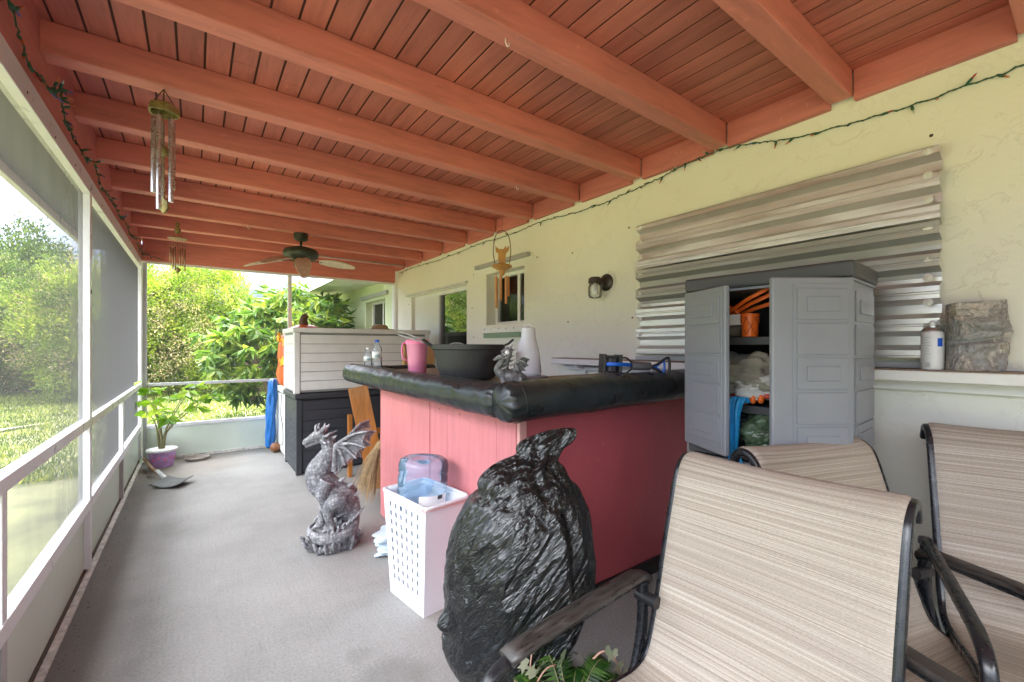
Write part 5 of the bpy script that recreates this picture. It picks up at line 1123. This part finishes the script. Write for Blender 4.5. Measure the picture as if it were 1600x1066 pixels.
p1 = corr('metal_panel', 1.80, 2.125, 'shutter_alu', ph=.02); p2 = corr('metal_panel', 1.235, 1.60, 'shutter_alu', ph=.045); p3 = corr('clear_panel', 1.585, 1.815, 'shutter_clear', off=.004, ph=.0)
for z in (2.098, 2.0, 1.90, 1.78, 1.66, 1.58, 1.48, 1.38):
    for y in (.42, 1.84):
        m = MB(); mt = Matrix.Translation((2.424, y, z)) @ Matrix.Rotation(R(-90), 4, 'Y'); m.lathe([(0, 0), (.016, 0), (.016, .003), (.006, .006), (0, .008)], (0, 0, 0), 14, mat=mt); m.build('wing_bolt', 'white_alu_dirty', sh, smooth='auto')
m = MB().box(2.45, 2.4785, .36, 1.9, 1.2075, 1.233); m.build('bottom_track', 'grey_alu', sh)
# ------------------------------------------------------------------ wall lamp
wl = thing('wall_lamp', 'dark bronze wall lamp with clear jar glass on the stucco wall', 'wall lamp', (2.48, 2.2, 1.75))
mt = Matrix.Translation((2.479, 2.185, 1.775)) @ Matrix.Rotation(R(-90), 4, 'Y')
MB().lathe([(0, 0), (.062, 0), (.064, .006), (.05, .02), (.03, .026), (0, .028)], (0, 0, 0), 32, mat=mt).build('backplate', 'bronze', wl, smooth='auto')
m = MB(); stube(m, [(2.455, 2.185, 1.775, .014), (2.42, 2.19, 1.785, .012), (2.385, 2.20, 1.79, .02)], 5, 12); m.build('arm', 'bronze', wl, smooth=True)
MB().lathe([(0, .045), (.035, .042), (.047, .03), (.049, .0), (.045, -.002), (0, -.002)], (2.375, 2.205, 1.765), 32).build('cap', 'bronze', wl, smooth='auto')
MB().lathe([(.040, .0), (.046, -.02), (.050, -.035), (.050, -.09), (.043, -.108), (.02, -.114), (0, -.115)], (2.375, 2.205, 1.765), 32).build('glass_jar', 'jar_glass', wl, smooth=True)
MB().lathe([(0, -.085), (.018, -.08), (.024, -.055), (.014, -.02), (.012, 0)], (2.375, 2.205, 1.765), 20).build('bulb', 'label_white', wl, smooth=True)
# ------------------------------------------------------------------ ceiling fan
FX, FY = .867, 4.815
fn = thing('ceiling_fan', 'dark green ceiling fan with pale drooping leaf blades under the far rafters', 'ceiling fan', (FX, FY, 2.44))
M('fan_green', (.055, .065, .05), .45, .3, var=.35, scale=30, bump=.2); M('blade_tan', (.66, .56, .44), .6, var=.18, scale=12, stretch=(3, 3, 1))
MB().lathe([(0, 2.444), (.066, 2.444), (.068, 2.43), (.064, 2.385), (.05, 2.372), (0, 2.37)], (FX, FY, 0), 32).build('canopy', 'fan_green', fn, smooth='auto')
MB().lathe([(.013, 2.37), (.013, 2.30)], (FX, FY, 0), 12).build('downrod', 'fan_green', fn, smooth=True)
MB().lathe([(0, 2.31), (.04, 2.308), (.09, 2.30), (.150, 2.278), (.165, 2.255), (.165, 2.215), (.15, 2.195), (.09, 2.182), (.075, 2.175), (0, 2.173)], (FX, FY, 0), 40).build('motor', 'fan_green', fn, smooth='auto')
MB().lathe([(0, 2.174), (.062, 2.172), (.066, 2.13), (.055, 2.095), (.04, 2.088), (0, 2.086)], (FX, FY, 0), 32).build('switch_housing', 'fan_green', fn, smooth='auto')
for az, droop, curl, tw in ((R(-97), .24, .0, -.12), (R(-14), .035, .0, .28), (R(155), .07, .02, .10), (R(75), -.04, .0, .2), (R(222), .12, .0, .15)):
    fr = Matrix.Translation((FX, FY, 2.165)) @ Matrix.Rotation(az, 4, 'Z')
    if az == R(75): fr = Matrix.Translation((FX, FY, 2.18)) @ Matrix.Rotation(az, 4, 'Z')
    m = MB(); m.sweep([fr @ Vector(p) for p in ((.07, 0, .0), (.14, 0, .005), (.20, 0, -.003))], fr.to_3x3() @ Vector((0, 1, 0)), .035, .008); br_ = m.build('blade_iron', 'fan_green', fn, smooth=True)
    def bf(u, v, droop=droop, tw=tw):
        x = .17 + u * .35; w = .14 * (math.sin(math.pi * (u * .86 + .10)) ** .6); y = (v - .5) * w; z = -droop * u ** 1.5 - y * tw + .004 * math.cos(v * 40); return fr @ Vector((x, y, z))
    m = MB(); m.grid(bf, 24, 20); m.build('blade', 'blade_tan', fn, smooth=True, thick=.007)
for dx, z in ((.03, 1.97),):
    m = MB(); m.tube([(FX + dx, FY - .05, 2.09), (FX + dx, FY - .05, 2.0)], .0018, 5); m.build('pull_chain', 'bronze', fn)
# ------------------------------------------------------------------ wind chimes
M('chime_metal', (.62, .62, .62), .28, .9, var=.1, scale=20); M('brass_old', (.30, .25, .09), .5, .5, var=.4, scale=60, bump=.4); M('string_brown', (.12, .07, .04), .8)
M('copper_old', (.34, .20, .13), .45, .6, var=.3, scale=30)
X, Y = -.113, 2.47
ch = thing('wind_chime', 'silver tube wind chime with brass top hanging from a near rafter', 'wind chime', (X, Y, 2.44))
m = MB()
for k in range(4): a = k * 1.57; m.tube([(X, Y, 2.444), (X + .04 * math.cos(a), Y + .04 * math.sin(a), 2.375)], .0022, 5)
m.build('cord', 'string_brown', ch)
m = MB(); m.lathe([(0, 2.385), (.03, 2.382), (.05, 2.37), (.056, 2.35), (.056, 2.335), (.050, 2.335), (.046, 2.36), (0, 2.366)], (X, Y, 0), 10, wob=lambda a, z: 1 + .05 * math.cos(5 * a)); m.build('top', 'brass_old', ch, smooth='auto')
for k, (L) in enumerate((.30, .35, .33, .41, .37)):
    a = k * 1.2566 + .5; px_, py_ = X + .036 * math.cos(a), Y + .036 * math.sin(a)
    m = MB(); m.tube([(px_, py_, 2.34), (px_, py_, 2.31)], .001, 4); m.lathe([(.0075, 2.31), (.0095, 2.31), (.0095, 2.31 - L), (.0075, 2.31 - L)], (px_, py_, 0), 16); m.build('tube', 'chime_metal', ch, smooth='auto')
m = MB(); m.tube([(X, Y, 2.36), (X, Y, 1.94)], .0015, 5); m.lathe([(0, 2.19), (.014, 2.185), (.014, 2.15), (0, 2.145)], (X, Y, 0), 12); m.lathe([(0, 1.99), (.005, 1.985), (0, 1.975), (.005, 1.968), (0, 1.96)], (X, Y, 0), 8); s_ = m.build('clapper', 'brass_old', ch, smooth=True)
mt = Matrix.Translation((X, Y, 1.925)) @ Matrix.Rotation(R(-30), 4, 'Z'); m = MB(); m.prism([(0, .035), (.018, .018), (.018, -.012), (0, -.035), (-.018, -.012), (-.018, .018)], -.006, .006, mt); m.build('pendant', 'brass_old', s_)
X, Y = -.125, 4.82
ch = thing('wind_chime', 'small ornate copper wind chime hanging beyond the silver one', 'wind chime', (X, Y, 2.44))
m = MB(); m.tube([(X, Y, 2.444), (X, Y, 2.34)], .0015, 5); m.lathe([(0, 2.40), (.014, 2.385), (.018, 2.37), (.01, 2.35), (.022, 2.33), (.02, 2.30), (.006, 2.29), (0, 2.28)], (X, Y, 0), 10); m.build('figure', 'brass_old', ch, smooth=True)
m = MB(); m.tube([(X + .02, Y, 2.33), (X + .028, Y, 2.29), (X + .02, Y, 2.26)], .002, 5); m.tube([(X - .02, Y, 2.33), (X - .028, Y, 2.29), (X - .02, Y, 2.26)], .002, 5); m.lathe([(0, 2.262), (.07, 2.256), (.072, 2.246), (.05, 2.24), (0, 2.238)], (X, Y, 0), 20, wob=lambda a, z: 1 + .08 * math.sin(a * 8)); m.build('disc', 'copper_old', ch, smooth='auto')
for k in range(6):
    a = k * 1.047 + .2; r = .052; x_, y_ = X + r * math.cos(a), Y + r * math.sin(a); L = (.26, .2, .24, .17, .27, .22)[k]
    m = MB(); m.tube([(x_, y_, 2.24), (x_, y_, 2.165)], .001, 4); m.ball((x_, y_, 2.185), .007, 8); m.tube([(x_, y_, 2.165), (x_, y_, 2.165 - L * .75)], .0055, 8); m.build('tube', 'copper_old', ch, smooth=True)
m = MB(); m.tube([(X, Y, 2.24), (X + .005, Y, 1.80)], .0015, 5); m.lathe([(0, 2.0), (.018, 1.985), (.022, 1.97), (.01, 1.95), (0, 1.94)], (X, Y, 0), 8); m.build('clapper', 'brass_old', ch, smooth=True)
X, Y = 2.13, 3.05
ch = thing('bamboo_wind_chime', 'orange brown bamboo wind chime with cat shaped top near the wall window', 'wind chime', (X, Y, 2.44), R(-36)); L_ = lambda x, y, z: (x, y, z - 2.44)
M('bamboo', (.58, .27, .10), .5, var=.2, scale=10, stretch=(1, 1, .3)); M('bamboo_top', (.52, .27, .08), .55, var=.15, scale=12)
m = MB(); m.tube([(0, 0, .0), (0, 0, -.15)], .0012, 5); m.build('cord', 'string_brown', ch, local=True)
m = MB(); m.tube([p[:3] for p in spline([(-.062, 0, -.43), (-.075, 0, -.34), (-.068, 0, -.24), (-.045, 0, -.17), (0, 0, -.145), (.045, 0, -.17), (.068, 0, -.24), (.075, 0, -.34), (.062, 0, -.43)], 6)], .0035, 7); m.build('hoop', 'string_brown', ch, local=True, smooth=True)
cat = [(-.02, -.43), (-.034, -.40), (-.032, -.345), (-.055, -.325), (-.058, -.275), (-.045, -.292), (-.025, -.305), (.015, -.305), (.03, -.275), (.04, -.30), (.062, -.27), (.06, -.315), (.034, -.34), (.03, -.40), (.025, -.43)]
m = MB(); m.prism(cat, -.006, .006); m.build('cat_shape', 'bamboo_top', ch, local=True, bevel=.002)
m = MB(); m.lathe([(0, -.425), (.03, -.428), (.085, -.445), (.088, -.458), (.03, -.49), (.018, -.53), (0, -.54)], (0, 0, 0), 28); m.build('disc', 'bamboo_top', ch, local=True, smooth='auto')
for k in range(7):
    a = k * .9; r = .055; x_, y_ = r * math.cos(a), r * math.sin(a); L = (.16, .22, .19, .26, .24, .15, .20)[k]
    m = MB(); m.tube([(x_, y_, -.45), (x_, y_, -.55)], .001, 4); m.lathe([(.0, -.54), (.010, -.542), (.0115, -.55), (.0115, -.55 - L), (.008, -.552 - L), (.008, -.6), (0, -.6)], (x_, y_, 0), 12); m.build('tube', 'bamboo', ch, local=True, smooth='auto')
# ------------------------------------------------------------------ vegetation outside
def crown_mesh(name, mat, n_cl, per, rx, ry, rz, cz, clr, L, W, seed, shell=.55, outward=.9, up=.45):
    rs = np.random.RandomState(seed); d = rs.normal(size=(n_cl, 3)); d /= np.linalg.norm(d, axis=1, keepdims=True)
    rad = shell + (1 - shell) * rs.uniform(0, 1, n_cl) ** .6
    lump = np.array([1 + .5 * noise.noise(Vector(x) * 2.1 + Vector((seed, 0, 0))) for x in d])
    c = d * (rad * lump)[:, None] * np.array([rx, ry, rz]) + np.array([0, 0, cz])
    c = c[c[:, 2] > .05]; n_cl = len(c)
    cc = np.repeat(c, per, 0); dd = np.repeat(d[:n_cl], per, 0); off = rs.normal(size=(len(cc), 3)) * clr * .5
    dirs = off / (clr + 1e-6) + dd * outward + np.array([0, 0, up]) + rs.normal(size=cc.shape) * .35
    m = MB(); leaves(m, cc + off, dirs, L, W, rs); return m
def trunk_mb(h, r, nb, seed, spread):
    q = random.Random(seed); m = MB()
    for i in range(nb):
        a = q.uniform(0, 6.28); p = [(0, 0, -.1, r), (.1 * math.cos(a), .1 * math.sin(a), h * .25, r * .8)]
        for k in range(1, 5): p.append((spread * k / 4 * math.cos(a + .2 * k) + q.uniform(-.1, .1), spread * k / 4 * math.sin(a + .2 * k) + q.uniform(-.1, .1), h * (.25 + .17 * k), r * (.8 - .17 * k)))
        stube(m, p, 4, 7)
    return m
def shrub(label, x, y, crowns, trunk, rz=0, s=1, name='shrub', group=None):
    t = thing(name, label, 'tree' if 'tree' in name else 'shrub', (x, y, -.13), rz, group); t.scale = (s, s, s)
    for nm, m, mat in crowns:
        o = bpy.data.objects.new(nm, m if not isinstance(m, MB) else None); COL.objects.link(o); o.parent = t
    o = bpy.data.objects.new('trunk', trunk); COL.objects.link(o); o.parent = t
    return t
def meshof(mb, mat, name):
    o = mb.build(name, mat, clean=False); me = o.data; bpy.data.objects.remove(o); return me
A = meshof(crown_mesh('c', 'lime_leaf', 800, 55, 2.0, 1.6, 1.95, 1.95, .24, .085, .045, 1), 'lime_leaf', 'crown')
A2 = meshof(crown_mesh('c', 'dry_leaf', 220, 50, 2.0, 1.55, 1.9, 1.9, .3, .07, .03, 11, shell=.75), 'dry_leaf', 'dry_twigs')
B = meshof(crown_mesh('c', 'lime_leaf', 800, 55, 1.7, 1.5, 2.3, 2.2, .23, .085, .045, 2), 'lime_leaf', 'crown')
G_ = meshof(crown_mesh('c', 'green_leaf', 700, 60, 2.0, 1.7, 1.95, 1.95, .28, .095, .045, 5), 'green_leaf', 'crown')
D = meshof(crown_mesh('c', 'dark_leaf', 520, 60, 1.9, 1.8, 2.0, 2.3, .3, .10, .05, 3, shell=.5), 'dark_leaf', 'crown')
T1 = meshof(trunk_mb(2.6, .07, 6, 4, 1.1), 'bark', 'trunk'); 
GS = 'shrubs of the hedge beyond the lawn'
spec = [(-1.7, 16.2, 0, .98, A, 'lime green feathery shrub left of the corner post beyond the lawn'),
        (.1, 16.6, 1.2, .93, B, 'tall lime green shrub with dry twigs seen beside the leafy tree'),
        (1.6, 16.0, 2.1, .76, A, 'lower lime green shrub partly behind the leafy tree'),
        (3.4, 17.0, .5, .78, B, 'light green shrub behind the leafy tree by the roof edge'),
        (-4.0, 19.4, 3.2, 1.0, G_, 'bushy green shrub at the right edge of the first screen panel'),
        (-6.4, 20.6, 2.4, 1.1, G_, 'rounded green shrub in the middle of the first screen panel'),
        (-9.6, 22.0, 4.4, 1.15, G_, 'green shrub at the far left behind the lawn')]
for x, y, rz, s, me, lab in spec:
    shrub(lab, x, y, [('crown', me, 0), ('dry_twigs', A2, 0)], T1, rz, s, group=GS)
for x, y, rz, s, lab in ((-5.3, 23.0, 1, 1.28, 'dark wispy tree rising behind the hedge in the first screen panel'), (-9.6, 25.0, 2, 1.1, 'dark tree far left behind the hedge'), (-1.2, 20.5, 3, .8, 'dark tree behind the tall lime shrub'), (-12, 12, 3, 1.0, 'dark tree standing left of the lawn'), (-11, 5, 5, 1.0, 'dark tree left beyond the path'), (5.5, 19, 5, 1.0, 'dark tree behind the roof of the wing')):
    shrub(lab, x, y, [('crown', D, 0)], T1, rz, s, name='tree', group='trees behind the hedge')
# broad-leaved tree with drooping whorls close to the porch end
bt = thing('broadleaf_tree', 'broad-leaved tree with large drooping glossy leaves outside the porch end', 'tree', (1.35, 8.7, -.15))
rs = np.random.RandomState(21); m = MB(); my = MB()
tips = []
q = random.Random(5)
for i in range(230):
    d = Vector((q.gauss(0, 1), q.gauss(0, 1), q.gauss(0, .8))).normalized(); rr = q.uniform(.7, 1.05)
    p = Vector((d.x * 1.30 * rr, d.y * 1.1 * rr, 1.42 + d.z * 1.02 * rr)); p.x += .12
    if p.z < .35: continue
    if p.x > .55: p.z = max(p.z, .9)
    if p.x > .9: p.z = min(p.z, 2.05)
    tips.append(p)
for p in tips:
    n_l = q.randint(13, 20); cen = []; dr = []
    ax = (p - Vector((0, 0, 1.2))).normalized()
    for k in range(n_l):
        a = k * 2.4; e = q.uniform(.0, .13)
        h = Vector((math.cos(a), math.sin(a), 0)) + ax * .4 + Vector((0, 0, q.uniform(-1.9, .1)))
        cen.append(p + ax * e + h.normalized() * .02); dr.append(h)
    leaves(m, np.array([tuple(c) for c in cen]), np.array([tuple(c) for c in dr]), .23, .085, rs, fold=.1, droop=.32)
m.build('crown', 'big_leaf', bt, local=True, clean=False)
tm = MB()
for i in range(9):
    a = i * 2.3; p = [(.12 * math.cos(a), .1 * math.sin(a), 0, .05), (.2 * math.cos(a) - .1, .2 * math.sin(a), .6, .04), (.5 * math.cos(a), .5 * math.sin(a), 1.2, .028), (.85 * math.cos(a), .8 * math.sin(a), 1.75, .012)]
    stube(tm, p, 6, 8)
for p in tips[::2]: stube(tm, [(p.x * .4, p.y * .4, .9, .014), (p.x * .8, p.y * .8, p.z - .15, .009), (p.x, p.y, p.z, .005)], 4, 5)
tm.build('trunk', 'bark', bt, local=True, smooth=True)
# grass
rs = np.random.RandomState(9); n = 64000
X = rs.uniform(-9, 4.0, n); Yy = 6.6 + 12.5 * rs.uniform(0, 1, n) ** 1.3; k = (X < 2.3) | (Yy > 10)
X, Yy = X[k], Yy[k]; n = len(X); m = MB()
dn = rs.normal(size=(n, 3)) * .5; dn[:, 2] = 1
leaves(m, np.stack([X, Yy, np.full(n, -.15)], 1), dn, .085, .016, rs, fold=.02, droop=.3)
tag(m.build('grass', 'grass_blade', clean=False), 'short green lawn grass beyond the porch', 'grass', kind='stuff')
